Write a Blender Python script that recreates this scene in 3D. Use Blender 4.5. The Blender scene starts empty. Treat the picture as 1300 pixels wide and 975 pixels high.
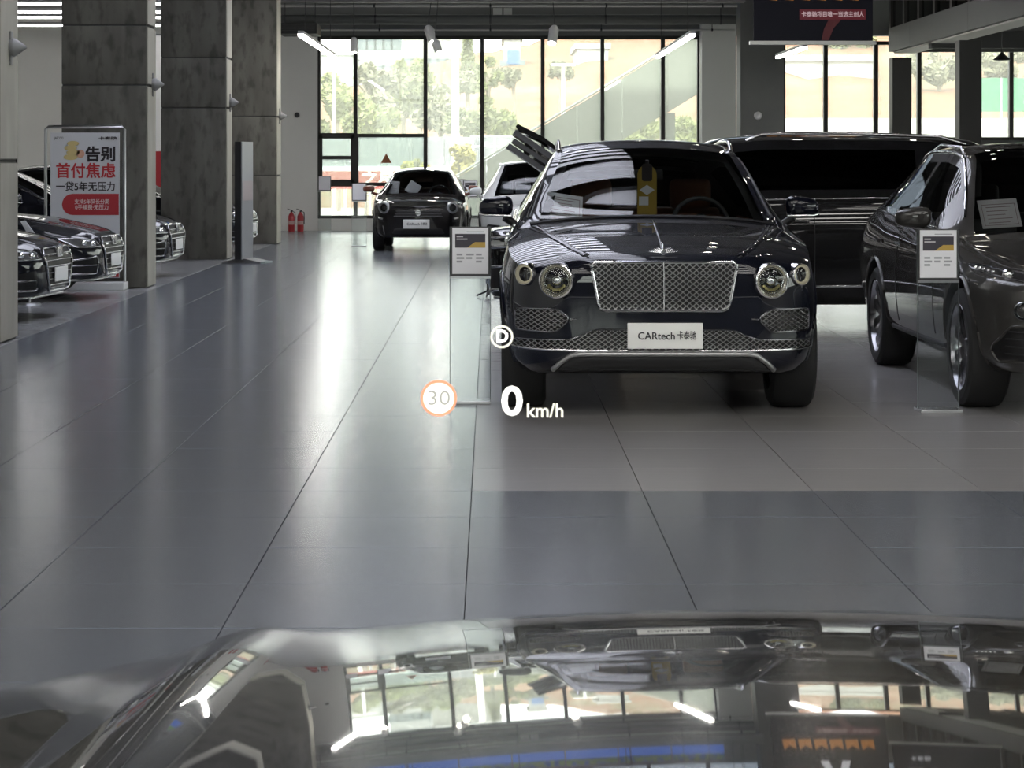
import bpy, bmesh, math, random
import numpy as np
from mathutils import Vector, Matrix
from mathutils.bvhtree import BVHTree
random.seed(7)
PI = math.pi
SC = bpy.context.scene
COL = SC.collection

# ---------------------------------------------------------------- camera
F, H, VX, VY = 2944.0, 1.545, 623.0, 205.0      # focal length (px of 1300), eye height, vanishing point
cam_d = bpy.data.cameras.new('camera'); cam = bpy.data.objects.new('camera', cam_d); COL.objects.link(cam)
cam.location = (0, 0, H); cam.rotation_euler = (PI/2, 0, 0)
cam_d.sensor_width = 36; cam_d.lens = F/1300*36
cam_d.shift_x = (650-VX)/1300; cam_d.shift_y = -(487.5-VY)/1300
cam_d.clip_start = 0.05; cam_d.clip_end = 600
cam_d.dof.use_dof = True; cam_d.dof.focus_distance = 14.5; cam_d.dof.aperture_fstop = 45
SC.camera = cam
# ---------------------------------------------------------------- world, sun, exposure
w = bpy.data.worlds.new('sky'); SC.world = w; w.use_nodes = True
nt = w.node_tree; nt.nodes.clear()
bg = nt.nodes.new('ShaderNodeBackground'); out = nt.nodes.new('ShaderNodeOutputWorld')
bg.inputs[0].default_value = (1.0, 0.995, 0.965, 1); bg.inputs[1].default_value = 3.6
nt.links.new(bg.outputs[0], out.inputs[0])
sd = bpy.data.lights.new('sun', 'SUN'); sd.energy = 5.0; sd.angle = 0.03; sd.color = (1, .95, .86)
sun = bpy.data.objects.new('sun', sd); COL.objects.link(sun)
sun.rotation_euler = (math.radians(38), math.radians(-22), 0)
SC.view_settings.view_transform = 'Standard'; SC.view_settings.look = 'None'
SC.view_settings.gamma = 1; SC.view_settings.use_curve_mapping = False
SC.view_settings.exposure = 0.65
SC.cycles.max_bounces = 8; SC.cycles.transparent_max_bounces = 16
SC.cycles.sample_clamp_indirect = 6.0
SC.cycles.caustics_reflective = False; SC.cycles.caustics_refractive = False

# ---------------------------------------------------------------- materials
MATS = {}
def mat(name, col=(.5,.5,.5), rough=.5, metal=0, spec=.5, coat=0, emit=None, estr=0, noise=None, bump=None, alpha=None):
    if name in MATS: return MATS[name]
    m = bpy.data.materials.new(name); m.use_nodes = True; MATS[name] = m
    n = m.node_tree.nodes; l = m.node_tree.links; b = n['Principled BSDF']
    b.inputs['Base Color'].default_value = (*col, 1)
    b.inputs['Roughness'].default_value = rough; b.inputs['Metallic'].default_value = metal
    b.inputs['Specular IOR Level'].default_value = spec
    b.inputs['Coat Weight'].default_value = coat; b.inputs['Coat Roughness'].default_value = .02
    if emit: b.inputs['Emission Color'].default_value = (*emit, 1); b.inputs['Emission Strength'].default_value = estr
    if noise:      # (scale, second colour, contrast low, high, stretch)
        tc = n.new('ShaderNodeTexCoord'); mp = n.new('ShaderNodeMapping'); t = n.new('ShaderNodeTexNoise'); r = n.new('ShaderNodeValToRGB')
        mp.inputs['Scale'].default_value = noise[4] if len(noise) > 4 else (1,1,1)
        t.inputs['Scale'].default_value = noise[0]; t.inputs['Detail'].default_value = 6
        r.color_ramp.elements[0].position = noise[2]; r.color_ramp.elements[1].position = noise[3]
        r.color_ramp.elements[0].color = (*col, 1); r.color_ramp.elements[1].color = (*noise[1], 1)
        l.new(tc.outputs['Object'], mp.inputs[0]); l.new(mp.outputs[0], t.inputs[0]); l.new(t.outputs[0], r.inputs[0]); l.new(r.outputs[0], b.inputs['Base Color'])
        if bump:
            bp = n.new('ShaderNodeBump'); bp.inputs['Strength'].default_value = bump; bp.inputs['Distance'].default_value = .01
            l.new(t.outputs[0], bp.inputs['Height']); l.new(bp.outputs[0], b.inputs['Normal'])
    return m
def glass(name, tint=(1,1,1), ior=1.45, rough=0.0, body=0.0, bodycol=(.8,.85,.82)):
    """thin pane: clear with a mirror film by Fresnel, optionally a little haze of its own"""
    if name in MATS: return MATS[name]
    m = bpy.data.materials.new(name); m.use_nodes = True; MATS[name] = m
    n = m.node_tree.nodes; l = m.node_tree.links; n.clear()
    o = n.new('ShaderNodeOutputMaterial'); mx = n.new('ShaderNodeMixShader'); tr = n.new('ShaderNodeBsdfTransparent'); gl = n.new('ShaderNodeBsdfGlossy'); fr = n.new('ShaderNodeFresnel')
    tr.inputs[0].default_value = (*tint, 1); gl.inputs['Roughness'].default_value = rough; fr.inputs[0].default_value = ior
    src = tr.outputs[0]
    if body > 0:
        df = n.new('ShaderNodeBsdfTranslucent'); df.inputs[0].default_value = (*bodycol, 1); m2 = n.new('ShaderNodeMixShader'); m2.inputs[0].default_value = body
        l.new(tr.outputs[0], m2.inputs[1]); l.new(df.outputs[0], m2.inputs[2]); src = m2.outputs[0]
    l.new(fr.outputs[0], mx.inputs[0]); l.new(src, mx.inputs[1]); l.new(gl.outputs[0], mx.inputs[2]); l.new(mx.outputs[0], o.inputs[0])
    return m

# ---------------------------------------------------------------- mesh helpers
def bm_box(bm, x0, x1, y0, y1, z0, z1, bevel=0, seg=2):
    v = [bm.verts.new(p) for p in ((x0,y0,z0),(x1,y0,z0),(x1,y1,z0),(x0,y1,z0),(x0,y0,z1),(x1,y0,z1),(x1,y1,z1),(x0,y1,z1))]
    fs = [bm.faces.new([v[i] for i in q]) for q in ((0,3,2,1),(4,5,6,7),(0,1,5,4),(1,2,6,5),(2,3,7,6),(3,0,4,7))]
    if bevel:
        es = list({e for f in fs for e in f.edges})
        bmesh.ops.bevel(bm, geom=es, offset=bevel, segments=seg, profile=.6, affect='EDGES')
def bm_tube(bm, pts, r, n=6, closed=False, rz=None):
    pts = [Vector(p) for p in pts]; k = len(pts); rings = []
    for i, p in enumerate(pts):
        a = pts[(i-1) % k] if (closed or i > 0) else p; b = pts[(i+1) % k] if (closed or i < k-1) else p
        t = (b-a).normalized() if (b-a).length > 1e-9 else Vector((0,0,1))
        up = Vector((0,0,1)) if abs(t.z) < .9 else Vector((0,1,0))
        s = t.cross(up).normalized(); u = s.cross(t).normalized()
        ri = r[i] if isinstance(r, (list, tuple)) else r
        rings.append([bm.verts.new(p + s*math.cos(2*PI*j/n)*ri + u*math.sin(2*PI*j/n)*(ri if rz is None else rz)) for j in range(n)])
    for i in range(k if closed else k-1):
        A, B = rings[i], rings[(i+1) % k]
        for j in range(n): bm.faces.new((A[j], A[(j+1) % n], B[(j+1) % n], B[j]))
    if not closed:
        bm.faces.new(rings[0][::-1]); bm.faces.new(rings[-1])
def bm_lathe(bm, prof, n=24, M=None, close=False):
    """profile of (radius, height) turned about local z, then moved by M"""
    M = M or Matrix.Identity(4); rings = []
    for (r, h) in prof:
        if r < 1e-6: rings.append([bm.verts.new(M @ Vector((0,0,h)))])
        else: rings.append([bm.verts.new(M @ Vector((r*math.cos(2*PI*j/n), r*math.sin(2*PI*j/n), h))) for j in range(n)])
    k = len(rings)
    for i in range(k if close else k-1):
        A, B = rings[i], rings[(i+1) % k]
        for j in range(n):
            j2 = (j+1) % n
            if len(A) == 1 and len(B) == 1: continue
            if len(A) == 1: bm.faces.new((A[0], B[j2], B[j]))
            elif len(B) == 1: bm.faces.new((A[j], A[j2], B[0]))
            else: bm.faces.new((A[j], A[j2], B[j2], B[j]))
def bm_prism(bm, poly, axis, a, b):
    """poly of 2-D points swept along an axis: 'y' gives (x,z), 'x' gives (y,z), 'z' gives (x,y)"""
    def P(p, t): return (p[0], t, p[1]) if axis == 'y' else ((t, p[0], p[1]) if axis == 'x' else (p[0], p[1], t))
    A = [bm.verts.new(P(p, a)) for p in poly]; B = [bm.verts.new(P(p, b)) for p in poly]; n = len(poly)
    bm.faces.new(A); bm.faces.new(B[::-1])
    for i in range(n): bm.faces.new((A[i], B[i], B[(i+1) % n], A[(i+1) % n]))
def obj(name, bm, m, parent=None, smooth=None, loc=None):
    if isinstance(bm, bmesh.types.BMesh):
        bmesh.ops.recalc_face_normals(bm, faces=bm.faces)
        me = bpy.data.meshes.new(name); bm.to_mesh(me); bm.free()
    else: me = bm
    if smooth is not None:
        me.polygons.foreach_set('use_smooth', [True]*len(me.polygons))
        me.set_sharp_from_angle(angle=math.radians(smooth))
    me.materials.clear(); me.materials.append(m)
    o = bpy.data.objects.new(name, me); COL.objects.link(o)
    if parent: o.parent = parent
    if loc: o.location = loc
    return o
def tag(o, label, cat, group=None, kind=None):
    if label: o['label'] = label
    if cat: o['category'] = cat
    if group: o['group'] = group
    if kind: o['kind'] = kind
    return o
def thing(name, label, cat, loc=(0,0,0), rz=0, group=None):
    o = bpy.data.objects.new(name, None); COL.objects.link(o); o.empty_display_size = .2
    o.location = loc; o.rotation_euler = (0, 0, rz); return tag(o, label, cat, group)
def struct(name, bm, m, parent=None, **k):
    o = obj(name, bm, m, parent, **k)
    if not parent: o['kind'] = 'structure'
    return o
def box(name, m, parent, *d, bevel=0, smooth=None):
    bm = bmesh.new(); bm_box(bm, *d, bevel=bevel); return obj(name, bm, m, parent, smooth)
def at(px, py, Y): return Vector(((px-VX)/F*Y, Y, H-(py-VY)/F*Y))
def copy_tree(o, parent=None):
    c = o.copy(); COL.objects.link(c); c.parent = parent
    for ch in list(o.children): copy_tree(ch, c)
    return c
def text(name, s, size, m, parent, loc, bold=0.0, width=None, align='CENTER', depth=.001, rz=0, rx=PI/2):
    """flat lettering standing in the xz plane, facing -y"""
    cu = bpy.data.curves.new(name, 'FONT'); cu.body = s; cu.size = size; cu.align_x = align; cu.align_y = 'CENTER'
    cu.extrude = depth; cu.offset = bold; cu.resolution_u = 3
    t = bpy.data.objects.new(name, cu); COL.objects.link(t)
    me = bpy.data.meshes.new_from_object(t.evaluated_get(bpy.context.evaluated_depsgraph_get()))
    bpy.data.objects.remove(t); bpy.data.curves.remove(cu)
    if width and len(me.vertices):
        xs = [v.co.x for v in me.vertices]; s_ = width/max(1e-6, max(xs)-min(xs))
        for v in me.vertices: v.co.x *= s_
    o = obj(name, me, m, parent); o.location = loc; o.rotation_euler = (rx, 0, rz); return o

# palette
chrome = mat('chrome', (.82,.82,.84), .12, 1)
dchrome = mat('dark_chrome', (.30,.30,.32), .2, 1)
black_pl = mat('black_plastic', (.012,.012,.014), .45)
rubber = mat('tyre_rubber', (.016,.016,.017), .75)
alloy = mat('alloy', (.30,.31,.33), .3, 1)
white_paper = mat('white_paper', (.80,.80,.82), .6)
steel = mat('brushed_steel', (.55,.56,.58), .3, 1)
white_paint = mat('white_paint', (.80,.80,.78), .5)
dark_metal = mat('dark_metal', (.045,.045,.047), .45, .3)
frame_mat = mat('mullion_black', (.018,.017,.015), .45)
# ================================================================ THE ROOM
XL, XR, YB, YF, ZT = -15.0, 17.0, -16.0, 51.7, 8.6
TX, TY, TS = -0.0895, 8.479, 0.8          # tile grid
def tile_mat(name, c1, c2, rough):
    m = mat(name, c1, rough, 0, .85); n = m.node_tree.nodes; l = m.node_tree.links; b = n['Principled BSDF']
    geo = n.new('ShaderNodeNewGeometry'); tc = n.new('ShaderNodeTexCoord'); mp = n.new('ShaderNodeMapping'); no = n.new('ShaderNodeTexNoise')
    mp.inputs['Scale'].default_value = (1.0, 26, 1); no.inputs['Scale'].default_value = 2.6; no.inputs['Detail'].default_value = 4
    ma = n.new('ShaderNodeMath'); ma.operation = 'MULTIPLY_ADD'; ma.inputs[1].default_value = .35
    mix = n.new('ShaderNodeMix'); mix.data_type = 'RGBA'; mix.inputs[6].default_value = (*c1,1); mix.inputs[7].default_value = (*c2,1)
    ri = n.new('ShaderNodeMath'); ri.operation = 'MULTIPLY'; ri.inputs[1].default_value = .65
    l.new(tc.outputs['Object'], mp.inputs[0]); l.new(mp.outputs[0], no.inputs[0]); l.new(geo.outputs['Random Per Island'], ri.inputs[0])
    l.new(no.outputs[0], ma.inputs[0]); l.new(ri.outputs[0], ma.inputs[2]); l.new(ma.outputs[0], mix.inputs[0]); l.new(mix.outputs[2], b.inputs['Base Color'])
    rr = n.new('ShaderNodeMapRange'); rr.inputs[3].default_value = rough-.03; rr.inputs[4].default_value = rough+.04
    l.new(no.outputs[0], rr.inputs[0]); l.new(rr.outputs[0], b.inputs['Roughness'])
    bp = n.new('ShaderNodeBump'); bp.inputs['Strength'].default_value = .02; bp.inputs['Distance'].default_value = .0015
    l.new(no.outputs[0], bp.inputs['Height']); l.new(bp.outputs[0], b.inputs['Normal'])
    return m
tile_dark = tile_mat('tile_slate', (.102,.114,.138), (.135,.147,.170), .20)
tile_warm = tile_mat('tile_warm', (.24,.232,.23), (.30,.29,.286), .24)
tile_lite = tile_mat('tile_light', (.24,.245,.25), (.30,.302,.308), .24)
grout = mat('grout', (.05,.05,.055), .7)
bm = bmesh.new(); bm_box(bm, XL, XR, YB, YF+.6, -.25, -.012); floor = struct('floor', bm, grout)
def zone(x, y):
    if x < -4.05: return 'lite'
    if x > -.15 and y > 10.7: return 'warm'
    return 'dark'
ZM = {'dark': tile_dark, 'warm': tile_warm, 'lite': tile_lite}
def tile_into(bm, x0, y0, z=0.0):
    g = .0019; b = .0006
    bm_b = [(x0+g, y0+g), (x0+TS-g, y0+g), (x0+TS-g, y0+TS-g), (x0+g, y0+TS-g)]
    lo = [bm.verts.new((x, y, -.014)) for x, y in bm_b]; mid = [bm.verts.new((x, y, z-b)) for x, y in bm_b]
    c = (x0+TS/2, y0+TS/2)
    hi = [bm.verts.new((c[0]+(x-c[0])*(1-2*b/TS), c[1]+(y-c[1])*(1-2*b/TS), z)) for x, y in bm_b]
    bm.faces.new(hi)
    for A, B in ((lo, mid), (mid, hi)):
        for i in range(4): bm.faces.new((A[i], A[(i+1)%4], B[(i+1)%4], B[i]))
bm = bmesh.new(); tile_into(bm, -TS/2, -TS/2); bmesh.ops.recalc_face_normals(bm, faces=bm.faces)
tile_me = {}
for k, m in ZM.items():
    me = bpy.data.meshes.new('floor_tile_'+k); bm.to_mesh(me); me.materials.append(m); tile_me[k] = me
bm.free()
rest = {k: bmesh.new() for k in ZM}
i0, i1 = int((XL-TX)//TS)+1, int((XR-TX)//TS); j0, j1 = int((YB-TY)//TS)+1, int((YF-TY)//TS)+1
for j in range(j0, j1):
    for i in range(i0, i1):
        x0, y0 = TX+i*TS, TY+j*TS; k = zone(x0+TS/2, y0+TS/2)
        if 7 < y0 < 19.2 and -.215*y0-1 < x0 < .235*y0+.3:
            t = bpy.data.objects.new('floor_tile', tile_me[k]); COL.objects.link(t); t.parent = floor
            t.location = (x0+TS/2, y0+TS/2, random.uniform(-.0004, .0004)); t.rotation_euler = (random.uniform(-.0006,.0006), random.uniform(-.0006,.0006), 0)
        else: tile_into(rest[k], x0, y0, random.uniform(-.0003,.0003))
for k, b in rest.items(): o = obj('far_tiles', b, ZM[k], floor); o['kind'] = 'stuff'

wall_grey = mat('wall_grey_white', (.80,.79,.76), .7, noise=(1.5, (.83,.82,.79), .3, .7))
ceil_mat = mat('ceiling_dark', (.07,.07,.07), .8)
lintel_mat = mat('lintel_grey', (.16,.165,.16), .6)
# ceiling (deep grey soffit) with beams
SX0, SX1, SY0, SY1 = -3.5, 1.3, 15.0, 41.0        # skylight over the aisle
bm = bmesh.new(); bm_box(bm, XL, SX0, YB, YF+.6, ZT, ZT+.3); bm_box(bm, SX1, XR, YB, YF+.6, ZT, ZT+.3); bm_box(bm, SX0, SX1, YB, SY0, ZT, ZT+.3); bm_box(bm, SX0, SX1, SY1, YF+.6, ZT, ZT+.3); ceiling = struct('ceiling', bm, ceil_mat)
sky_m = bpy.data.materials.new('skylight_sheet'); sky_m.use_nodes = True; sn = sky_m.node_tree.nodes; sn.remove(sn['Principled BSDF'])
tb = sn.new('ShaderNodeBsdfTranslucent'); tb.inputs[0].default_value = (.78,.80,.88,1); sky_m.node_tree.links.new(tb.outputs[0], sn['Material Output'].inputs[0])
bm = bmesh.new(); bm_box(bm, SX0-.1, SX0, SY0, SY1, ZT, ZT+.4); bm_box(bm, SX1, SX1+.1, SY0, SY1, ZT, ZT+.4); win6 = struct('window_6', bm, frame_mat)
NR = 17
for k in range(NR+1):
    y = SY0+(SY1-SY0)*k/NR
    box('rafter', mat('rafter_dark', (.05,.05,.055), .6), win6, SX0, SX1, y-.22, y+.22, ZT-.12, ZT+.22)
    if k < NR: box('skylight_pane', sky_m, win6, SX0, SX1, y+.22, y+(SY1-SY0)/NR-.22, ZT+.10, ZT+.115)
for y in [-9.5, -1.5, 6.5, 14.5, 22.5, 30.5, 38.5, 46.5]:
    bm = bmesh.new(); bm_box(bm, SX1+.1 if 15 < y < 41 else XL, XR, y-.2, y+.2, ZT-.7, ZT); struct('trim_beam', bm, ceil_mat)
bm = bmesh.new(); bm_box(bm, XL-.3, XL, YB, YF+.6, 0, ZT); struct('wall_left', bm, wall_grey)
bm = bmesh.new(); bm_box(bm, XR, XR+.3, YB, YF+.6, 0, 2.0); bm_box(bm, XR, XR+.3, YB, YF+.6, 7.6, ZT); struct('wall_right', bm, wall_grey)
# far wall: white plaster on the left, lintel above the glazing, plinth under it
XW = at(403, 205, YF).x
bm = bmesh.new()
bm_box(bm, at(80,0,YF).x-1.2, XW, YF, YF+.4, 0, 5.0); bm_box(bm, XL, at(80,0,YF).x-1.2, YF, YF+.4, 2.55, 5.0)
bm_box(bm, XL, -11.2, YF, YF+.4, 0, 2.55)
struct('wall_far', bm, wall_grey)
zW1 = at(0, 45, YF).z
bm = bmesh.new(); bm_box(bm, XW, XR, YF-.05, YF+.4, zW1, 5.05); struct('trim_1', bm, lintel_mat)           # lintel
bm = bmesh.new(); bm_box(bm, XW, at(888,0,YF).x, YF-.02, YF+.35, 0, .27); struct('trim_2', bm, mat('plinth_white', (.82,.81,.77), .5))
# white pier between the two glazed bays
bm = bmesh.new(); bm_box(bm, at(888,0,YF).x, at(931,0,YF).x, YF-.6, YF+.4, 0, 4.75); struct('wall_pier', bm, mat('pier_white', (.74,.74,.71), .7))
# dark doorway in the far wall at the left
xd0, xd1 = -10.55, at(80,0,YF).x-1.2
bm = bmesh.new()
bm_box(bm, xd0-.12, xd0, YF-.04, YF+.1, 0, 2.55); bm_box(bm, xd1-.12, xd1, YF-.04, YF+.1, 0, 2.55); bm_box(bm, -11.2, xd1, YF-.04, YF+.1, 2.43, 2.56)
door = struct('door_1', bm, frame_mat)
box('door_leaf', mat('door_dark', (.03,.03,.03), .5), door, xd0, xd0+.9, YF+.15, YF+.2, 0, 2.43)
box('door_leaf', MATS['door_dark'], door, xd0+.92, xd1-.12, YF+.15, YF+.2, 0, 2.43)
box('side_panel', MATS['door_dark'], door, -11.2, xd0-.12, YF+.05, YF+.12, 0, 2.43)
# ---- glazing
pane = glass('window_glass', (.93,.97,.95), 1.35, 0, .13, (.92,.94,.86))
def glazing(name, xs, z0, z1, Y, bar=.07, transoms={}, pm=None):
    """bars at xs (pixels) and one pane per field; transoms: {field: [z,...]}"""
    X = [at(p, 0, YF).x for p in xs]
    bm = bmesh.new(); bm_box(bm, X[0], X[-1], Y-.06, Y+.06, z0, z0+.07); bm_box(bm, X[0], X[-1], Y-.06, Y+.06, z1-.08, z1)
    root = struct(name, bm, frame_mat)
    for k, x in enumerate(X): box('mullion', frame_mat, root, x-bar/2, x+bar/2, Y-.09, Y+.09, z0, z1)
    for k in range(len(X)-1):
        zs = [z0+.07] + list(transoms.get(k, [])) + [z1-.08]
        for t in zs[1:-1]: box('transom', frame_mat, root, X[k]+bar/2, X[k+1]-bar/2, Y-.07, Y+.07, t-.04, t+.04)
        for a, b in zip(zs[:-1], zs[1:]): box('pane', pm or pane, root, X[k]+bar/2, X[k+1]-bar/2, Y-.004, Y+.004, a, b)
    return root
zt = lambda py: at(0, py, YF).z
win1 = glazing('window_1', [404, 451, 540, 612, 689, 765, 842, 888], .27, zW1, YF+.15, .085, {0: [zt(171), zt(200), zt(233)], 1: [zt(172), zt(234)]})
box('casement_bar', frame_mat, win1, at(445,0,YF).x, at(455,0,YF).x, YF+.04, YF+.14, zt(234), zt(171))
box('casement_bar', frame_mat, win1, at(404,0,YF).x, at(409,0,YF).x, YF+.04, YF+.14, zt(236), zt(171))
box('casement_bar', frame_mat, win1, at(404,0,YF).x, at(450,0,YF).x, YF+.04, YF+.14, zt(237), zt(228))
box('casement_bar', frame_mat, win1, at(404,0,YF).x, at(450,0,YF).x, YF+.04, YF+.14, zt(176), zt(169))
win2 = glazing('window_2', [931, 995, 1049, 1113, 1168, 1222, 1285, 1345, 1400], 2.02, zt(52), YF+.15, .09)
bm = bmesh.new(); bm_box(bm, at(931,0,YF).x, XR, YF-.05, YF+.4, 0, 2.02); struct('wall_sill', bm, mat('sill_dark', (.05,.05,.05), .6))
bm = bmesh.new(); bm_box(bm, at(1135,0,YF).x, XR, YF-.3, YF+.05, zt(66), zW1+.3); struct('trim_3', bm, lintel_mat)
# upper storey glazing above the lintel (it mirrors in the bonnet), and the glazing behind the viewer
bm = bmesh.new(); bm_box(bm, XL, XR, YF, YF+.3, 7.6, ZT); struct('trim_4', bm, lintel_mat)
bm = bmesh.new(); bm_box(bm, XW, XR, YF, YF+.3, 5.05, 6.1); struct('trim_5', bm, lintel_mat)
bm = bmesh.new(); bm_box(bm, XL, XW, YF, YF+.3, 5.0, 7.6); struct('wall_upper', bm, lintel_mat)
X0u, X1u = 404, 1400
win3 = glazing('window_3', [404, 481, 560, 637, 715, 792, 870, 940, 1020, 1100, 1180, 1260, 1340, 1400], 6.1, 7.6, YF+.15, .09, pm=glass('upper_glass', (.30,.33,.36), 1.5))
bm = bmesh.new(); bm_box(bm, XL, XR, YB-.3, YB, 0, 2.6); bm_box(bm, XL, XR, YB-.3, YB, 6.8, ZT); bm_box(bm, -.4, XR, YB-.3, YB, 2.6, 6.8); bm_box(bm, XL, -9, YB-.3, YB, 2.6, 6.8); struct('wall_back', bm, mat('wall_back_dark', (.10,.10,.10), .7))
def plain_glazing(name, axis, c, a0, a1, n, z0, z1):
    bm = bmesh.new()
    for z in (z0, (z0+z1)/2, z1):
        if axis == 'x': bm_box(bm, a0, a1, c-.05, c+.05, z-.05, z+.05)
        else: bm_box(bm, c-.05, c+.05, a0, a1, z-.05, z+.05)
    root = struct(name, bm, frame_mat)
    for k in range(n+1):
        t = a0+(a1-a0)*k/n
        if axis == 'x': box('mullion', frame_mat, root, t-.05, t+.05, c-.08, c+.08, z0, z1)
        else: box('mullion', frame_mat, root, c-.08, c+.08, t-.05, t+.05, z0, z1)
        if k < n:
            t2 = a0+(a1-a0)*(k+1)/n
            if axis == 'x': box('pane', pane, root, t+.05, t2-.05, c-.004, c+.004, z0+.05, z1-.05)
            else: box('pane', pane, root, c-.004, c+.004, t+.05, t2-.05, z0+.05, z1-.05)
    return root
plain_glazing('window_4', 'x', YB-.15, -9, -.4, 4, 2.6, 6.8)
plain_glazing('window_5', 'y', XR+.15, YB, YF, 22, 2.0, 7.6)
# ---- services under the lintel
grey_duct = mat('duct_grey', (.10,.105,.10), .55)
def along_x(name, label, cat, x0, x1, y, z, r, m, top=None):
    t = thing(name, label, cat, ((x0+x1)/2, y, z)); hw_ = (x1-x0)/2
    bm = bmesh.new(); bm_tube(bm, [(-hw_, 0, 0), (hw_, 0, 0)], r, 12); obj('run', bm, m, t, 40)
    for k in range(5):
        x = -hw_+.5+(2*hw_-1)*k/4; bm = bmesh.new(); bm_tube(bm, [(x, 0, r*.8), (x, 0, (top or ZT-.01)-z)], .008, 5); obj('hanger_rod', bm, dark_metal, t)
        bm = bmesh.new(); bm_lathe(bm, [(r+.001,-.02),(r+.006,-.02),(r+.006,.02),(r+.001,.02)], 16, Matrix.Translation((x,0,0)) @ Matrix.Rotation(PI/2, 4, 'Y'), close=True); obj('clamp', bm, dark_metal, t)
    return t
xa, xb = at(300,0,49).x, at(945,0,49).x
along_x('air_duct', 'long round dark grey air duct running across above the left glazing', 'duct', xa, xb, 49.0, at(0,25,49).z, .10, grey_duct)
along_x('sprinkler_pipe', 'thin light grey pipe running above the round duct', 'pipe', xa, xb, 48.6, at(0,7.5,48.6).z, .028, mat('pipe_light', (.55,.55,.52), .4))
along_x('cable_conduit', 'slim pale conduit just above the top edge of the glazing', 'pipe', xa, xb, 50.9, at(0,38,50.9).z, .022, MATS['pipe_light'])
bm = bmesh.new(); bm_box(bm, XL, at(945,0,46).x, 45.8, 46.2, at(0,3,46).z, 4.98); tag(obj('steel_beam', bm, mat('beam_grey', (.12,.125,.12), .6)), 'deep grey steel beam crossing the very top of the view', 'beam')
bm = bmesh.new(); bm_box(bm, XL, at(945,0,49.8).x, 49.7, 49.9, at(0,19,49.8).z, at(0,2,49.8).z); tag(obj('bulkhead_panel', bm, mat('bulkhead', (.19,.195,.185), .6)), 'flat grey bulkhead panel behind the air duct', 'panel')
for k, (p, q) in enumerate(((626, 638), (640, 651))):
    tag(box('emergency_light', mat('box_white', (.75,.75,.70), .5), None, at(p,0,48).x, at(q,0,48).x, 49.60, 49.70, at(0,23,49.6).z, at(0,10,49.6).z, bevel=.01), 'small white box light above the glazing, %s of the pair' % ('left one', 'right one')[k], 'light', 'paired white box lights')
t = thing('fan_coil_unit', 'black box-shaped air unit above the white wall', 'air unit', (at(380,0,48).x, 48.2, at(0,44,48).z)); uw = (at(404,0,48).x-at(356,0,48).x)/2
box('casing', mat('unit_black', (.02,.02,.02), .5), t, -uw, uw, -.6, .6, 0, .22, bevel=.01)
for k in range(5): box('louvre', dark_metal, t, -uw+.05, uw-.05, -.615, -.60, .03+.035*k, .045+.035*k)
for sx in (-1, 1):
    bm = bmesh.new(); bm_tube(bm, [(sx*uw*.8, 0, .2), (sx*uw*.8, 0, ZT-.01-at(0,44,48).z)], .008, 5); obj('hanger_rod', bm, dark_metal, t)
# blue and green advertising strip of the storey above, just over the lintel
for k in range(7):
    x0 = at(404+70*k, 0, YF).x; x1 = at(404+70*k+68, 0, YF).x
    o = tag(box('banner_panel', mat('banner_blue', (.03,.10,.42), .5, emit=(.03,.12,.55), estr=.6), None, x0, x1, YF-.10, YF, 5.50, 5.80), '%s blue and green advertising panel of the row above the window lintel' % ('first','second','third','fourth','fifth','sixth','seventh')[k], 'banner', 'advertising panels above the lintel')
    bmg = bmesh.new(); bm_box(bmg, x0, x1, YF-.10, YF, 5.80, 6.02); obj('green_band', bmg, mat('banner_green', (.20,.36,.06), .5, noise=(5, (.05,.15,.40), .45, .6)), o)
# ---- concrete columns on the left
def concrete(name):
    m = mat(name, (.068,.064,.054), .75, noise=(1.3, (.148,.142,.122), .30, .72, (2.2, 2.2, .45)), bump=.35)
    n = m.node_tree.nodes; l = m.node_tree.links; b = n['Principled BSDF']; src = b.inputs['Base Color'].links[0].from_socket
    tc = n.new('ShaderNodeTexCoord'); t = n.new('ShaderNodeTexNoise'); t.inputs['Scale'].default_value = 4.5; t.inputs['Detail'].default_value = 9
    mp = n.new('ShaderNodeMapping'); mp.inputs['Scale'].default_value = (1.8,1.8,.8)
    r = n.new('ShaderNodeValToRGB'); r.color_ramp.elements[0].position = .34; r.color_ramp.elements[1].position = .50
    r.color_ramp.elements[0].color = (.45,.45,.44,1); r.color_ramp.elements[1].color = (1,1,1,1)
    mx = n.new('ShaderNodeMix'); mx.data_type = 'RGBA'; mx.blend_type = 'MULTIPLY'; mx.inputs[0].default_value = .8
    l.new(tc.outputs['Object'], mp.inputs[0]); l.new(mp.outputs[0], t.inputs[0]); l.new(t.outputs[0], r.inputs[0]); l.new(src, mx.inputs[6]); l.new(r.outputs[0], mx.inputs[7]); l.new(mx.outputs[2], b.inputs['Base Color'])
    return m
conc = concrete('concrete')
COLS = [('bare concrete column at the left edge of the view', -5.2, -4.15, 19.55, 20.32, 60, ()),
        ('broad concrete column behind the red and white poster', at(78,0,28.27).x, at(186,0,28.27).x, 28.27, 29.0, 107, (32, 108)),
        ('concrete column in front of which the grey totem stands', at(204,0,36.4).x, at(287,0,36.4).x, 36.4, 37.15, 130, (73, 137)),
        ('farthest concrete column, next to the white wall', -5.05, at(351,0,43.3).x, 43.3, 44.1, 147, (148,))]
lamp_grey = mat('sconce_grey', (.22,.22,.22), .5)
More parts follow.
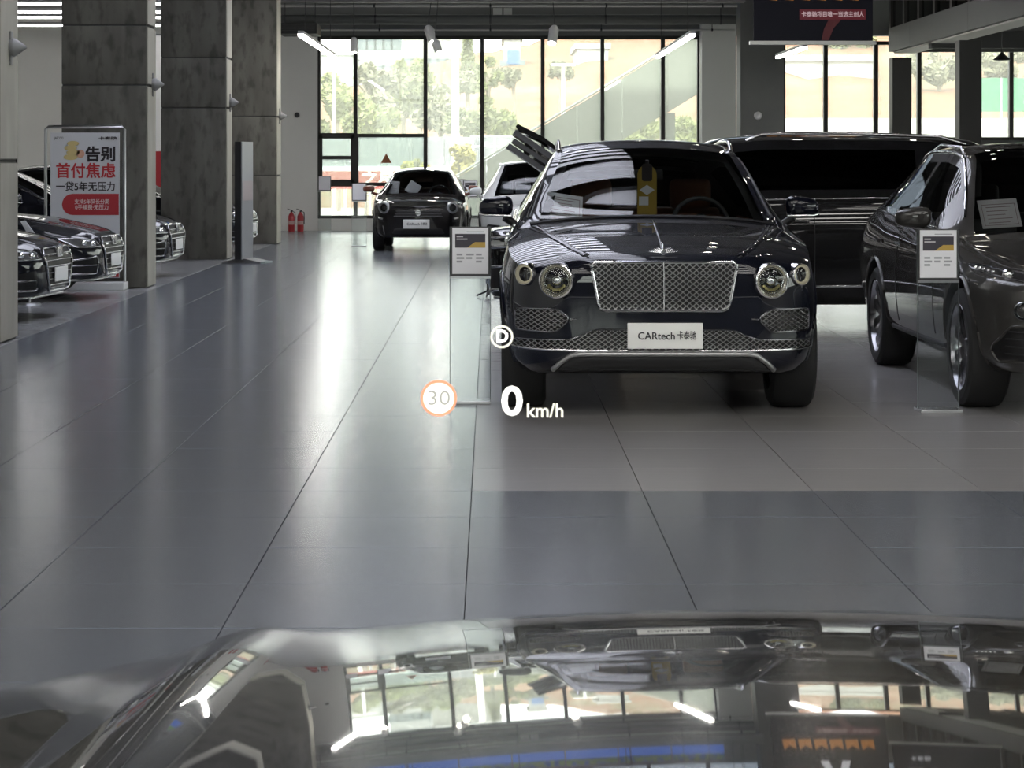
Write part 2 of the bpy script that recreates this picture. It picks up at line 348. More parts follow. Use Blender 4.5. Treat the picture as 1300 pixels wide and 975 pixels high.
for lab, x0, x1, y0, y1, lz, joints in COLS:
    col = thing('concrete_column', lab, 'column', ((x0+x1)/2, (y0+y1)/2, 0), 0, 'concrete columns along the aisle')
    hw, hd = (x1-x0)/2, (y1-y0)/2
    zs = sorted([0] + [at(0, j, y0).z for j in joints] + [ZT]) if joints else [0, 1.55, 3.0, ZT]
    if zs[1] > 2.2: zs.insert(1, at(0, 205+18, y0).z) if y0 > 40 else None
    for a, b in zip(zs[:-1], zs[1:]):
        bm = bmesh.new(); bm_box(bm, -hw, hw, -hd, hd, a+.006, b-.006, bevel=.02, seg=2); obj('concrete_lift', bm, conc, col, 50)
    box('core', mat('joint_dark', (.04,.04,.04), .8), col, -hw+.012, hw-.012, -hd+.012, hd-.012, 0, ZT)
    plaster = mat('plaster_side_lit', (.30,.285,.24), .7, noise=(2.2, (.42,.40,.34), .3, .7, (1, 1, .35)))  # cream plaster, its colour lightened to stand for side light from the aisle
    for a, b in zip(zs[:-1], zs[1:]): box('lit_aisle_facing', plaster, col, hw-.001, hw+.012, -hd+.03, hd-.03, a+.02, b-.02)
    # cone lamp on the aisle face
    z = at(0, lz, (y0+y1)/2).z
    la = thing('wall_lamp', 'small grey cone lamp on the '+{60:'column at the left edge',107:'column behind the poster',130:'column beside the totem',147:'farthest column'}[lz], 'lamp', (x1+.011, y0+.42, z), 0, 'cone lamps on the columns')
    bm = bmesh.new(); M = Matrix.Rotation(PI/2, 4, 'Y')
    bm_lathe(bm, [(0, .145), (.010, .143), (.078, .045), (.082, .03), (.075, 0), (0, 0)], 20, M); obj('cone', bm, lamp_grey, la, 50)
    bm = bmesh.new(); bm_box(bm, 0, .02, -.04, .04, -.15, .14, bevel=.008); obj('bracket', bm, lamp_grey, la)
# ---- square grey column on the right, its small round lamp
xg0, xg1 = at(940,0,48).x, at(995,0,48).x
col = thing('square_column', 'smooth dark grey column behind the hanging screen', 'column', ((xg0+xg1)/2, 48.4, 0))
box('shaft', mat('column_grey', (.075,.078,.077), .6, noise=(1.2, (.10,.103,.10), .3, .7)), col, -(xg1-xg0)/2, (xg1-xg0)/2, -.4, .4, 0, ZT, bevel=.015)
la = thing('round_wall_lamp', 'small round white lamp on the dark grey column', 'lamp', (at(963,0,47.9).x, 48.0, at(0,147,48).z))
bm = bmesh.new(); M = Matrix.Rotation(PI/2, 4, 'X'); bm_lathe(bm, [(0,.10),(.05,.09),(.08,.05),(.085,0),(0,0)], 20, M); obj('dome', bm, mat('lamp_white', (.6,.6,.6), .4), la, 60)
# small black fitting on the white wall
la = thing('wall_sensor', 'small black sensor on the white wall', 'sensor', (at(377,0,YF).x, YF, at(0,146,YF).z))
bm = bmesh.new(); bm_lathe(bm, [(0,.06),(.05,.055),(.06,0),(0,0)], 12, Matrix.Rotation(PI/2, 4, 'X')); obj('housing', bm, black_pl, la)
# ---- mezzanine on the right
MZ = 8.31; zf0, zf1 = 3.83, 4.32
fas = mat('fascia_grey', (.085,.088,.085), .55); fas2 = mat('soffit_dark', (.05,.05,.05), .7)
mez = thing('mezzanine', 'grey steel mezzanine with fascia and glazed offices on the right', 'mezzanine', (MZ, 48.4, 0))
box('slab', fas2, mez, .12, XR-MZ-.3, -43, .1, zf0+.2, zf1-.03)
yy = [0.05, -2.4, -8, -14, -20, -26, -32, -38, -43]
for a, b in zip(yy[:-1], yy[1:]): box('fascia_panel', fas, mez, 0, .10, b+.006, a-.006, zf0, zf1)
box('fascia_panel', fas, mez, .1, XR-MZ-.3, .02, .10, zf0, zf1)
box('soffit_edge', mat('soffit_light', (.60,.60,.56), .5), mez, .10, .55, -43, .0, zf0-.03, zf0+.02)
for k in range(4): box('soffit_beam', fas2, mez, .1, XR-MZ-.3, -4-8*k-.15, -4-8*k+.15, zf0-.12, zf0+.2)
for k in range(13):
    box('post', frame_mat, mez, .02, .14, -1.6*k-.09, -1.6*k+.09, zf1, 6.2)
    if k < 12: box('office_pane', glass('office_glass', (.5,.52,.5), 1.5), mez, .07, .08, -1.6*k-1.5, -1.6*k-.1, zf1, 6.15)
box('hand_rail', steel, mez, -.02, .03, -20, .1, zf1+1.0, zf1+1.06)
box('office_end_wall', mat('office_end', (.06,.06,.058), .7), mez, .2, XR-MZ-.3, -.02, .08, zf1, ZT)
box('office_partition', mat('office_back', (.09,.09,.085), .7), mez, 3.2, 3.3, -40, 0, zf1, ZT)
for k in range(8): box('office_door', mat('office_wood', (.18,.13,.09), .5), mez, 3.12, 3.2, -4.6*k-2.2, -4.6*k-1.2, zf1, zf1+2.1)
for k, (px, Yc) in enumerate(((1133, 48.0), (1218, 41.15))):
    x = at(px, 0, Yc).x; o = thing('steel_column', ('black square post at the far end of the mezzanine', 'black square post under the middle of the mezzanine', 'nearest black square post under the mezzanine')[k], 'column', (x+.2, Yc+.2, 0), 0, 'posts under the mezzanine')
    box('shaft', mat('post_black', (.028,.027,.026), .5), o, -.2, .2, -.2, .2, 0.03, zf0-.13, bevel=.01); box('base_plate', MATS['post_black'], o, -.26, .26, -.26, .26, 0, .03)
# ---- lamps
tube_em = mat('lamp_tube', (1,1,1), .5, emit=(1,.97,.92), estr=22)
lamp_body = mat('lamp_body', (.35,.35,.35), .5)
def linear_lamp(lab, a, b, grp, r=.045, hang=None, em=None):
    a, b = Vector(a), Vector(b); t = thing('linear_lamp', lab, 'lamp', tuple((a+b)/2), 0, grp); c = (a+b)/2
    ax = (b-a).normalized(); s = Vector((-ax.y, ax.x, 0))*r
    def slab(nm, w_, z0, z1, m):
        bm = bmesh.new(); p = a-c, b-c; vs = []
        for z in (z0, z1):
            for q, sg in ((p[0],-1),(p[1],-1),(p[1],1),(p[0],1)): vs.append(bm.verts.new(q+s*w_*sg+Vector((0,0,z))))
        for f in ((0,1,2,3),(7,6,5,4),(0,4,5,1),(1,5,6,2),(2,6,7,3),(3,7,4,0)): bm.faces.new([vs[i] for i in f])
        obj(nm, bm, m, t)
    slab('diffuser', .9, -.04, .0, em or tube_em); slab('housing', 1.0, .0, .05, lamp_body)
    if hang:
        for q in (.12, .88): bm = bmesh.new(); p = (a-c).lerp(b-c, q); bm_tube(bm, [p+Vector((0,0,.05)), p+Vector((0,0,hang-c.z))], .006, 5); obj('suspension_wire', bm, dark_metal, t)
for k, (sx, nm) in enumerate(((-3.06, 'left'), (3.25, 'right'))):
    for q, (y0, y1) in enumerate(((37.3, 45.2),)):
        linear_lamp('suspended linear lamp over the %s edge of the aisle before the far windows' % nm, (sx, y0, 3.6), (sx, y1, 3.6), 'suspended lamps over the aisle', hang=ZT-.005)
linear_lamp('suspended lamp behind the hanging screen, under the right windows', (at(1022,0,42).x, 42, at(0,59,42).z), (at(1022,0,42).x, 46, at(0,59,42).z), None, hang=ZT-.005)
# lamps that run crosswise over the display bays on the left
for q, (y, z) in enumerate(((41.0, at(0,3,41).z), (43.0, at(0,14,43).z), (45.5, at(0,21,45.5).z), (48.0, at(0,31,48).z))):
    linear_lamp('crosswise lamp over the left display bays, %s from the front' % ('first','second','third','fourth')[q], (-12.5, y, z), (-5.4, y, z), 'crosswise lamps over the display bays', hang=ZT-.005, em=mat('lamp_tube_bay', (1,1,1), .5, emit=(1,.98,.95), estr=7))
fill_tube = mat('lamp_tube_fill', (1,1,1), .5, emit=(1,.97,.92), estr=8.5)  # unseen strips added as fill for surfaces that face the viewer
for q in range(8):
    y = -6.5+2.0*q
    for xa_, xb_, sd_ in ((-11.0, -4.0, 'left'), (-2.5, 4.5, 'middle'), (6.0, 13.0, 'right')):
        linear_lamp('added crosswise fill strip above the near hall, outside the view', (xa_, y, ZT-.85), (xb_, y, ZT-.85), 'added fill strips of the near hall', r=.15, hang=ZT-.005, em=fill_tube)
# spot heads
spot_em = mat('spot_glow', (1,1,1), .5, emit=(1,.93,.8), estr=60)
def spot(lab, p, s=1.0, tilt=.5, yaw=0.0, top=None):
    t = thing('spotlight', lab, 'lamp', p, 0, 'track spotlights')
    M = Matrix.Rotation(yaw, 4, 'Z') @ Matrix.Rotation(tilt, 4, 'X')
    bm = bmesh.new(); bm_lathe(bm, [(.045*s,-.02*s),(.05*s,.0),(.055*s,.16*s),(.03*s,.20*s),(0,.20*s)], 16, M); obj('can', bm, mat('spot_can', (.55,.55,.53), .4), t, 40)
    bm = bmesh.new(); bm_lathe(bm, [(0,-.012*s),(.043*s,-.012*s),(.043*s,-.005*s),(0,-.005*s)], 16, M); obj('lens', bm, spot_em, t)
    bm = bmesh.new(); bm_tube(bm, [M @ Vector((0,0,.19*s)), M @ Vector((0,0,.19*s))+Vector((0,0,.08)), Vector((0, 0, (top or ZT)-p[2]))], .008, 6); obj('stem', bm, dark_metal, t)
spot('spotlight hanging left of centre before the far windows', tuple(at(549,52,46)), 1.8, -.6, .5, 4.9)
spot('spotlight hanging beside the one left of centre, pointing lower', tuple(at(557,66,45)), 1.5, -.7, .4, 4.9)
spot('spotlight hanging right of the white box lights', tuple(at(701,53,46)), 1.8, -.5, -.3, 4.9)
spot('spotlight hanging near the top left window corner', tuple(at(449,65,46)), 1.4, -.2, 0, 4.9)
rn = random.Random(11)
for k in range(16):
    x, y = 2.2+rn.random()*4.2, 20+1.35*k+rn.random()*.6
    spot('ceiling spotlight mirrored as a bright dot in the SUV bonnet', (x, y, 6.6+.4*rn.random()), 1.7, .5*rn.random()-.1, .4*k)
# pendant under the mezzanine
t = thing('pendant_lamp', 'small cone pendant lamp hanging before the right windows', 'lamp', tuple(at(1272,75,43.2)))
bm = bmesh.new(); bm_lathe(bm, [(.16,-.02),(.155,.0),(.05,.09),(.02,.13),(0,.13)], 18); obj('shade', bm, dark_metal, t, 40)
bm = bmesh.new(); bm_tube(bm, [(0,0,.12),(0,0,.555)], .008, 5); obj('cord', bm, dark_metal, t)
# ================================================================ OUTSIDE
bm = bmesh.new(); bm_box(bm, -90, 120, YF+.6, 300, -.6, -.3); tag(obj('ground_outside', bm, mat('paving', (.20,.20,.18), .8, noise=(.4, (.26,.25,.23), .3, .7))), None, None, kind='structure')
def hill_mat():
    m = mat('hillside', (.62,.40,.24), .9); n = m.node_tree.nodes; l = m.node_tree.links; b = n['Principled BSDF']
    tc = n.new('ShaderNodeTexCoord'); a = n.new('ShaderNodeTexNoise'); a.inputs['Scale'].default_value = .09; a.inputs['Detail'].default_value = 8
    c = n.new('ShaderNodeTexNoise'); c.inputs['Scale'].default_value = .35; c.inputs['Detail'].default_value = 10; c.inputs['Roughness'].default_value = .7
    r = n.new('ShaderNodeValToRGB'); e = r.color_ramp.elements; e[0].position = .36; e[0].color = (.075,.095,.035,1); e[1].position = .50; e[1].color = (.15,.058,.022,1)
    e2 = r.color_ramp.elements.new(.62); e2.color = (.20,.12,.065,1)
    mx = n.new('ShaderNodeMath'); mx.operation = 'MULTIPLY_ADD'; mx.inputs[1].default_value = .5
    hf = n.new('ShaderNodeMath'); hf.operation = 'MULTIPLY'; hf.inputs[1].default_value = .5
    l.new(tc.outputs['Object'], a.inputs[0]); l.new(tc.outputs['Object'], c.inputs[0]); l.new(c.outputs[0], hf.inputs[0]); l.new(a.outputs[0], mx.inputs[0]); l.new(hf.outputs[0], mx.inputs[2])
    l.new(mx.outputs[0], r.inputs[0]); l.new(r.outputs[0], b.inputs['Base Color']); return m
bm = bmesh.new(); nx, ny = 90, 26; rnd = random.Random(3); vv = []
for j in range(ny):
    for i in range(nx):
        x = -60+150*i/(nx-1); y = 92+90*j/(ny-1); t = j/(ny-1)
        h = 13*min(1, max(0, (x+32)/42))*(t**.75)+2.2*t*max(0, 1-(x+32)/42)
        h += .5*math.sin(x*.5+y*.3)*t+rnd.uniform(-.25,.25)*min(1, 3*t)
        vv.append(bm.verts.new((x, y, -.3+h)))
for j in range(ny-1):
    for i in range(nx-1): bm.faces.new((vv[j*nx+i], vv[j*nx+i+1], vv[(j+1)*nx+i+1], vv[(j+1)*nx+i]))
hill = obj('hillside', bm, hill_mat(), None, 60); tag(hill, None, None, kind='structure')
# buildings
def building(lab, px0, px1, py0, Y, depth, m, wins, storey=3.0, stripe=None):
    x0, x1 = at(px0,0,Y).x, at(px1,0,Y).x; h = at(0,py0,Y).z; wd = x1-x0
    b = thing('building', lab, 'building', ((x0+x1)/2, Y, -.3)); h += .3
    box('wall', m, b, -wd/2, wd/2, 0, depth, 0, h); box('parapet', m, b, -wd/2-.15, wd/2+.15, -.15, depth, h, h+.35)
    bm = bmesh.new(); bm_box(bm, -.55, .55, -.06, .02, 0, 1.5); me = None
    for k in range(int(h//storey)):
        for q in range(wins):
            x = -wd/2+wd*(q+.5)/wins; z = .9+k*storey
            if z+1.6 > h: continue
            if me is None: o = obj('window', bm, mat('far_window', (.12,.15,.16), .3), b); me = o.data
            else: o = bpy.data.objects.new('window', me); COL.objects.link(o); o.parent = b
            o.location = (x, 0, z)
    if me is None: bm.free()
    if stripe: box('blue_sign', mat('far_blue', (.05,.12,.30), .5), b, -wd/2+.2, wd/2-.1, -.12, 0, h-stripe, h-stripe+.9)
    return b
far_white = mat('far_white', (.34,.35,.34), .7); far_cream = mat('far_cream', (.26,.26,.24), .7)
building('pale tower block seen through the second window from the left', 455, 508, -60, 230, 14, far_white, 5)
building('wide white apartment block behind the trees, left of centre', 512, 600, 30, 215, 14, far_cream, 8)
building('low white house at the far left behind the street lamp', 400, 446, 70, 200, 12, far_white, 4)
building('white house with a blue sign high on the orange slope', 640, 661, 50, 150, 9, far_white, 2, stripe=1.6)
building('white site building on the slope behind the stair parapet', 733, 772, 62, 142, 9, far_white, 2)
building('long white building behind the two right hand panes', 996, 1110, 78, 128, 12, far_white, 9)
# retaining wall, netting, tilted white slope on the right
tag(box('retaining_wall', mat('wall_snow', (.45,.45,.42), .7), None, at(1000,0,80).x, at(1420,0,80).x, 80, 80.6, -.3, at(0,150,80).z), 'low bright retaining wall behind the right hand windows', 'wall')
t = thing('safety_net', 'green construction netting along the slope at the right edge', 'netting', (at(1330,0,96).x, 96, -.3))
for k in range(5): box('net_panel', mat('net_green', (.015,.14,.06), .8, noise=(3, (.03,.18,.09), .3, .7)), t, -3.6+1.7*k, -1.95+1.7*k, -.03, .03, 3.9, 5.3)
bm = bmesh.new()
for k in range(6): bm_tube(bm, [(-3.62+1.7*k, 0, 0), (-3.62+1.7*k, 0, 5.3)], .04, 6)
obj('pole', bm, steel, t)
# hoarding with dots, white rail, red banner
hm = mat('hoarding_dots', (.13,.14,.15), .7); n = hm.node_tree.nodes; l = hm.node_tree.links
tc = n.new('ShaderNodeTexCoord'); vo = n.new('ShaderNodeTexVoronoi'); vo.inputs['Scale'].default_value = 2.2; vo.inputs['Randomness'].default_value = .35
rp = n.new('ShaderNodeValToRGB'); rp.color_ramp.elements[0].position = .16; rp.color_ramp.elements[1].position = .22; rp.color_ramp.elements[0].color = (.30,.31,.32,1); rp.color_ramp.elements[1].color = (.17,.18,.20,1)
l.new(tc.outputs['Object'], vo.inputs[0]); l.new(vo.outputs[0], rp.inputs[0]); l.new(rp.outputs[0], n['Principled BSDF'].inputs['Base Color'])
Yh = 70; hb = thing('street_hoarding', 'grey dotted street hoarding beyond the left windows', 'hoarding', (at(500,0,Yh).x, Yh, -.3))
xh0 = at(396,0,Yh).x-at(500,0,Yh).x
for k in range(9): box('hoarding_panel', hm, hb, xh0+1.0*k+.01, xh0+1.0*(k+1)-.01, 0, .06, 1.15, at(0,174,Yh).z+.3)
box('pale_rail', mat('rail_pale', (.75,.82,.88), .5), hb, xh0, xh0+9, -.04, .08, at(0,218,Yh).z+.3, at(0,211,Yh).z+.3)
bm = bmesh.new()
for k in range(10): bm_tube(bm, [(xh0+k, .1, 0), (xh0+k, .1, 2.6)], .04, 6)
obj('hoarding_post', bm, steel, hb)
Yb = 68.5; bn = thing('red_banner', 'long red banner with white characters below the dotted hoarding', 'banner', (at(470,0,Yb).x, Yb, -.3))
xb0, xb1 = at(402,0,Yb).x-at(470,0,Yb).x, at(545,0,Yb).x-at(470,0,Yb).x
box('banner_cloth', mat('banner_red', (.30,.035,.03), .6), bn, xb0, xb1, 0, .03, at(0,240,Yb).z+.3, at(0,217,Yb).z+.3)
text('characters', '之星', .52, white_paint, bn, (at(480,0,Yb).x-at(470,0,Yb).x, -.02, at(0,228.5,Yb).z+.3), .008)
bm = bmesh.new()
for x in (xb0, 0, xb1): bm_tube(bm, [(x, .05, 0), (x, .05, at(0,216,Yb).z+.35)], .03, 6)
obj('banner_post', bm, steel, bn)
# stair parapet climbing to the right
Ys = 57.0; p0, p1 = at(560,238,Ys), at(905,30,Ys); dz = at(0,205,Ys).z-at(0,283,Ys).z
st = thing('outside_stair', 'pale stair parapet climbing to the right outside the middle windows', 'stair', (p0.x, Ys, -.3)); n = 6
stair_m = mat('stair_pale', (.17,.19,.16), .5)
for k in range(n):
    a, b = p0.lerp(p1, k/n), p0.lerp(p1, (k+1)/n); g = .012
    for yo, nm in ((0, 'parapet_panel'), (1.8, 'parapet_panel')):
        bm = bmesh.new(); bm_prism(bm, [(a.x-p0.x+g, a.z+.3-dz), (b.x-p0.x-g, b.z+.3-dz), (b.x-p0.x-g, b.z+.3), (a.x-p0.x+g, a.z+.3)], 'y', yo, yo+.12); obj(nm, bm, stair_m, st)
bm = bmesh.new(); e = p1-p0
bm_prism(bm, [(0, p0.z+.3-dz), (e.x, p1.z+.3-dz), (e.x, p1.z+.3-dz+.18), (0, p0.z+.3-dz+.18)], 'y', .12, 1.8); obj('stair_flight', bm, stair_m, st)
bm = bmesh.new(); bm_tube(bm, [(0, .06, p0.z+.36), (e.x, .06, p1.z+.36)], .03, 8); obj('hand_rail', bm, mat('rail_grey', (.35,.38,.35), .5), st)
bm = bmesh.new(); bm_box(bm, e.x*.82, e.x*.82+.3, .3, 1.5, 0, p0.lerp(p1, .82).z+.3-dz+.05); bm_box(bm, .1, .4, .3, 1.5, 0, max(.2, p0.z+.35-dz)); obj('support', bm, stair_m, st)
# white guard rail
Yg = 62; gr = thing('guard_rail', 'thin white guard rail outside, left of the stair parapet', 'railing', (at(620,0,Yg).x, Yg, -.3))
bm = bmesh.new()
for py in (173, 186): bm_tube(bm, [(at(597,py,Yg).x-gr.location.x, 0, at(597,py,Yg).z+.3), (at(668,py,Yg).x-gr.location.x, 0, at(668,py,Yg).z+.3)], .025, 6)
obj('rail', bm, white_paint, gr); bm = bmesh.new()
for px in (600, 628, 655): bm_tube(bm, [(at(px,0,Yg).x-gr.location.x, 0, 0), (at(px,0,Yg).x-gr.location.x, 0, at(0,172,Yg).z+.3)], .03, 6)
obj('rail_post', bm, white_paint, gr)
# lamp posts
for px, py, Y, r, lab in ((424, 92, 80, .06, 'slim white street lamp at the left window edge'), (578, 40, 66, .10, 'tall thick white pole behind the third pane'), (715, 84, 85, .06, 'slim white street lamp on the orange slope')):
    p = at(px, py, Y); t = thing('street_lamp', lab, 'street lamp', (p.x, Y, -.3), 0, 'white street poles')
    bm = bmesh.new(); bm_tube(bm, [(0,0,0),(0,0,(p.z+.3)*.5),(0,0,p.z+.3)], [r*1.3, r*1.1, r], 10); obj('pole', bm, white_paint, t, 60)
    bm = bmesh.new(); bm_box(bm, -.45, .45, -.1, .1, p.z+.3, p.z+.4, bevel=.03); obj('lamp_head', bm, white_paint, t)
# trees
leafm = [mat('leaf_a', (.12,.14,.06), .7, noise=(2, (.16,.17,.08), .3, .7)), mat('leaf_b', (.15,.18,.055), .7, noise=(2, (.19,.21,.08), .3, .7)), mat('leaf_c', (.14,.145,.085), .7, noise=(2, (.19,.185,.12), .3, .7)), mat('leaf_y', (.30,.27,.05), .7, noise=(2, (.36,.32,.10), .3, .7))]
bark = mat('bark', (.20,.17,.13), .9)
def tree(lab, px, py, Y, rpx, base, k, squash=1.25, n=2600, conic=False, ls=.20):
    """crown centre at pixel, crown radius in px"""
    c = at(px, py, Y); R = rpx/F*Y; rn = random.Random(px*7+py); g = base
    t = thing('tree', lab, 'tree', (c.x, Y, g), 0, 'trees outside the windows')
    bm = bmesh.new(); hz = c.z-g; bm_tube(bm, [(0,0,0),(.05,0,hz*.5),(-.04,.05,hz),(0,0,hz+R*.6)], [.16,.12,.08,.03], 7)
    for q in range(6):
        a = rn.uniform(0, 2*PI); bm_tube(bm, [(0,0,hz*.75),(math.cos(a)*R*.35, math.sin(a)*R*.35, hz+.1*R),(math.cos(a)*R*.7, math.sin(a)*R*.7, hz+R*.5)], [.06,.04,.015], 5)
    obj('trunk', bm, bark, t)
    lumps = [(Vector((rn.gauss(0,.6), rn.gauss(0,.6), rn.gauss(0,.6)*squash))*R, rn.uniform(.35,.7)*R) for _ in range(9)]
    bm = bmesh.new()
    for q in range(n):
        if conic:
            z = rn.random(); rr = (1-z)*R*.8*math.sqrt(rn.random()); a = rn.uniform(0, 2*PI); p = Vector((rr*math.cos(a), rr*math.sin(a), (z*2.4-.8)*R*squash))
        else:
            o, lr = lumps[q % 9]; d = Vector((rn.gauss(0,1), rn.gauss(0,1), rn.gauss(0,1))).normalized(); p = o+d*lr*rn.random()**.4
        p.z += hz; u = Vector((rn.gauss(0,1), rn.gauss(0,1), rn.gauss(0,1))).normalized(); v = u.orthogonal().normalized(); s = ls*rn.uniform(.6,1.3)
        bm.faces.new([bm.verts.new(p+u*s), bm.verts.new(p+v*s*.45), bm.verts.new(p-u*s), bm.verts.new(p-v*s*.45)])
    o = obj('crown', bm, leafm[k], t); o['kind'] = 'stuff'
for a in (('round bright green tree in the leftmost upper pane', 428, 135, 86, 22, -.3, 1), ('tree with a dark olive crown behind the second pane', 470, 118, 92, 24, 0, 2, 1.5),
          ('low light green bush behind the second pane', 468, 160, 78, 22, -.3, 1, .8), ('olive tree in the middle of the second pane', 512, 130, 95, 26, 0, 0, 1.2), ('pale green tree at the right of the second pane', 532, 100, 98, 18, 0, 1, 1.3),
          ('slender dark conifer behind the third pane', 594, 90, 98, 16, 0, 0, 2.0, 1800, True), ('broad olive tree beside the white pole', 560, 140, 90, 22, -.3, 2), ('slim green tree right of the conifer', 620, 100, 104, 9, 0, 1, 2.2),
          ('green shrub on the slope behind the fourth pane', 652, 95, 110, 11, 2, 2, .9), ('green shrub on the slope before the white site building', 712, 90, 118, 9, 4, 2, .9), ('low green tree at the foot of the orange slope', 600, 162, 80, 20, -.3, 0, .7),
          ('green shrub below the orange slope, fourth pane', 640, 160, 82, 18, -.3, 1, .7), ('small yellow-green tree before the dotted hoarding', 528, 212, 64, 13, -.3, 3, .9, 900, False, .10), ('small yellow-green tree left of the stair parapet', 588, 205, 61, 16, -.3, 3, 1.0, 900, False, .10),
          ('low green shrub under the stair parapet', 815, 165, 75, 16, -.3, 1, .6), ('low green shrub before the white pier', 872, 165, 78, 14, -.3, 1, .6), ('grey-green shrub high behind the right posts', 1192, 85, 120, 26, 3, 2, .8),
          ('small pale tree behind the right window corner', 1265, 75, 125, 22, 4, 2, .9), ('dark green tree seen over the long white building', 1065, 62, 150, 26, 4, 0, .8)):
    tree(*a)
# ================================================================ SMALL THINGS INDOORS
red_m = mat('poster_red', (.42,.025,.035), .55); ink = mat('poster_ink', (.02,.015,.02), .6); poster_w = mat('poster_white', (.62,.63,.66), .5)
# poster stand
Yp = 28.0; c = at(108, 368, Yp); ps = thing('poster_stand', 'red and white framed poster stand before the broad concrete column', 'poster stand', (c.x, Yp, 0))
hw = (158-58)/2/F*Yp; hp = at(0,161,Yp).z
bm = bmesh.new(); bm_tube(bm, [(-hw,0,.1),(-hw,0,hp-.03),(-hw+.03,0,hp),(hw-.03,0,hp),(hw,0,hp-.03),(hw,0,.1)], .02, 8); obj('tube_frame', bm, steel, ps, 50)
box('base_plinth', white_paint, ps, -hw-.02, hw+.02, -.18, .18, 0, .09, bevel=.01)
iw = hw-.06; box('poster_sheet', poster_w, ps, -iw, iw, -.012, .012, .14, hp-.07)
zz = lambda py: at(0, py, Yp).z
xx = lambda px: at(px, 0, Yp).x-c.x
text('heading', '告别', .19, ink, ps, (xx(128), -.016, zz(197)), .006, width=.36)
text('heading', '首付焦虑', .19, mat('poster_red_ink', (.50,.03,.04), .6), ps, (xx(109), -.016, zz(218)), .004, width=.72)
text('heading', '一贷5年无压力', .12, ink, ps, (xx(109), -.016, zz(237.5)), .002, width=.71)
bm = bmesh.new(); z0, z1 = zz(273), zz(246); rr = (z1-z0)/2; xl = xx(79)+rr; pts = [(xx(151), z0), (xx(151), z1)] + [(xl+rr*math.cos(a), (z0+z1)/2+rr*math.sin(a)) for a in [PI/2+PI*i/10 for i in range(11)]]
bm_prism(bm, pts, 'y', -.0145, -.012); obj('red_bubble', bm, red_m, ps)
text('small_print', '支持5年超长分期', .065, mat('poster_pale', (.75,.60,.60), .6), ps, (xx(117), -.0165, zz(256.5)), .001, width=.42)
text('small_print', '0手续费·无压力', .065, MATS['poster_pale'], ps, (xx(117), -.0165, zz(263.5)), .001, width=.40)
box('red_foot', red_m, ps, xx(77), xx(151), -.0145, -.012, .15, .30)
text('logo', 'JAECOO', .045, ink, ps, (xx(75), -.016, zz(175.5)), 0, width=.11); text('logo', '卡泰驰', .045, ink, ps, (xx(137), -.016, zz(176)), .001, width=.22)
bm = bmesh.new(); cx, cz = xx(92), zz(190)
for k in range(4): bm_lathe(bm, [(0,.004),(.085-.004*k,.004),(.085-.004*k,0),(0,0)], 20, Matrix.Translation((cx-.02+.03*(k % 2), -.014-.001*k, cz-.09+.055*k)) @ Matrix.Scale(.42, 4, (0,0,1)) @ Matrix.Rotation(PI/2, 4, 'X'))
obj('coin_picture', bm, mat('poster_gold', (.62,.50,.22), .5), ps)
bm = bmesh.new(); bm_lathe(bm, [(0,.003),(.05,.003),(.05,0),(0,0)], 16, Matrix.Translation((cx+.10, -.016, cz-.05)) @ Matrix.Rotation(PI/2, 4, 'X')); obj('hand_picture', bm, mat('poster_skin', (.65,.36,.25), .5), ps)
# totem
Yt = 35.4; c = at(312, 332, Yt); tt = thing('digital_totem', 'slim grey and black sign totem at the edge of the aisle', 'totem', (c.x, Yt, 0), math.radians(80)); hT = at(0,180,Yt).z
box('panel', mat('totem_grey', (.34,.35,.36), .35), tt, -.30, .30, -.03, -.012, .06, hT, bevel=.003); box('back_shell', black_pl, tt, -.31, .31, -.012, .085, .06, hT)
box('print_patch', mat('totem_print', (.42,.36,.36), .5), tt, -.27, .27, -.034, -.0305, .95, 1.25)
bm = bmesh.new(); bm_prism(bm, [(-.30,0),(.30,0),(.30,.02),(.06,.07),(-.06,.07),(-.30,.02)], 'x', -.26, .26); obj('foot', bm, mat('totem_foot', (.12,.12,.12), .4), tt)
box('foot_plate', mat('totem_glass', (.45,.52,.50), .2), tt, -.22, .22, -.36, -.05, .0, .025)
# red and white tall banner in the gap between the columns
Yn = 49.0; c = at(200, 300, Yn); o = thing('hanging_banner', 'tall narrow white banner with a dark red foot between the columns', 'banner', (c.x, Yn, 0))
box('white_cloth', mat('banner_white', (.92,.92,.92), .6), o, -.35, .35, 0, .02, at(0,192,Yn).z, at(0,45,Yn).z); box('red_cloth', red_m, o, -.35, .35, 0, .02, at(0,262,Yn).z, at(0,192,Yn).z)
bm = bmesh.new(); bm_tube(bm, [(-.36,.04,at(0,44,Yn).z),(.36,.04,at(0,44,Yn).z)], .02, 8); bm_tube(bm, [(0,.05,.03),(0,.05,at(0,44,Yn).z)], .018, 8); bm_box(bm, -.35,.35,-.15,.2,0,.03); obj('stand', bm, steel, o)
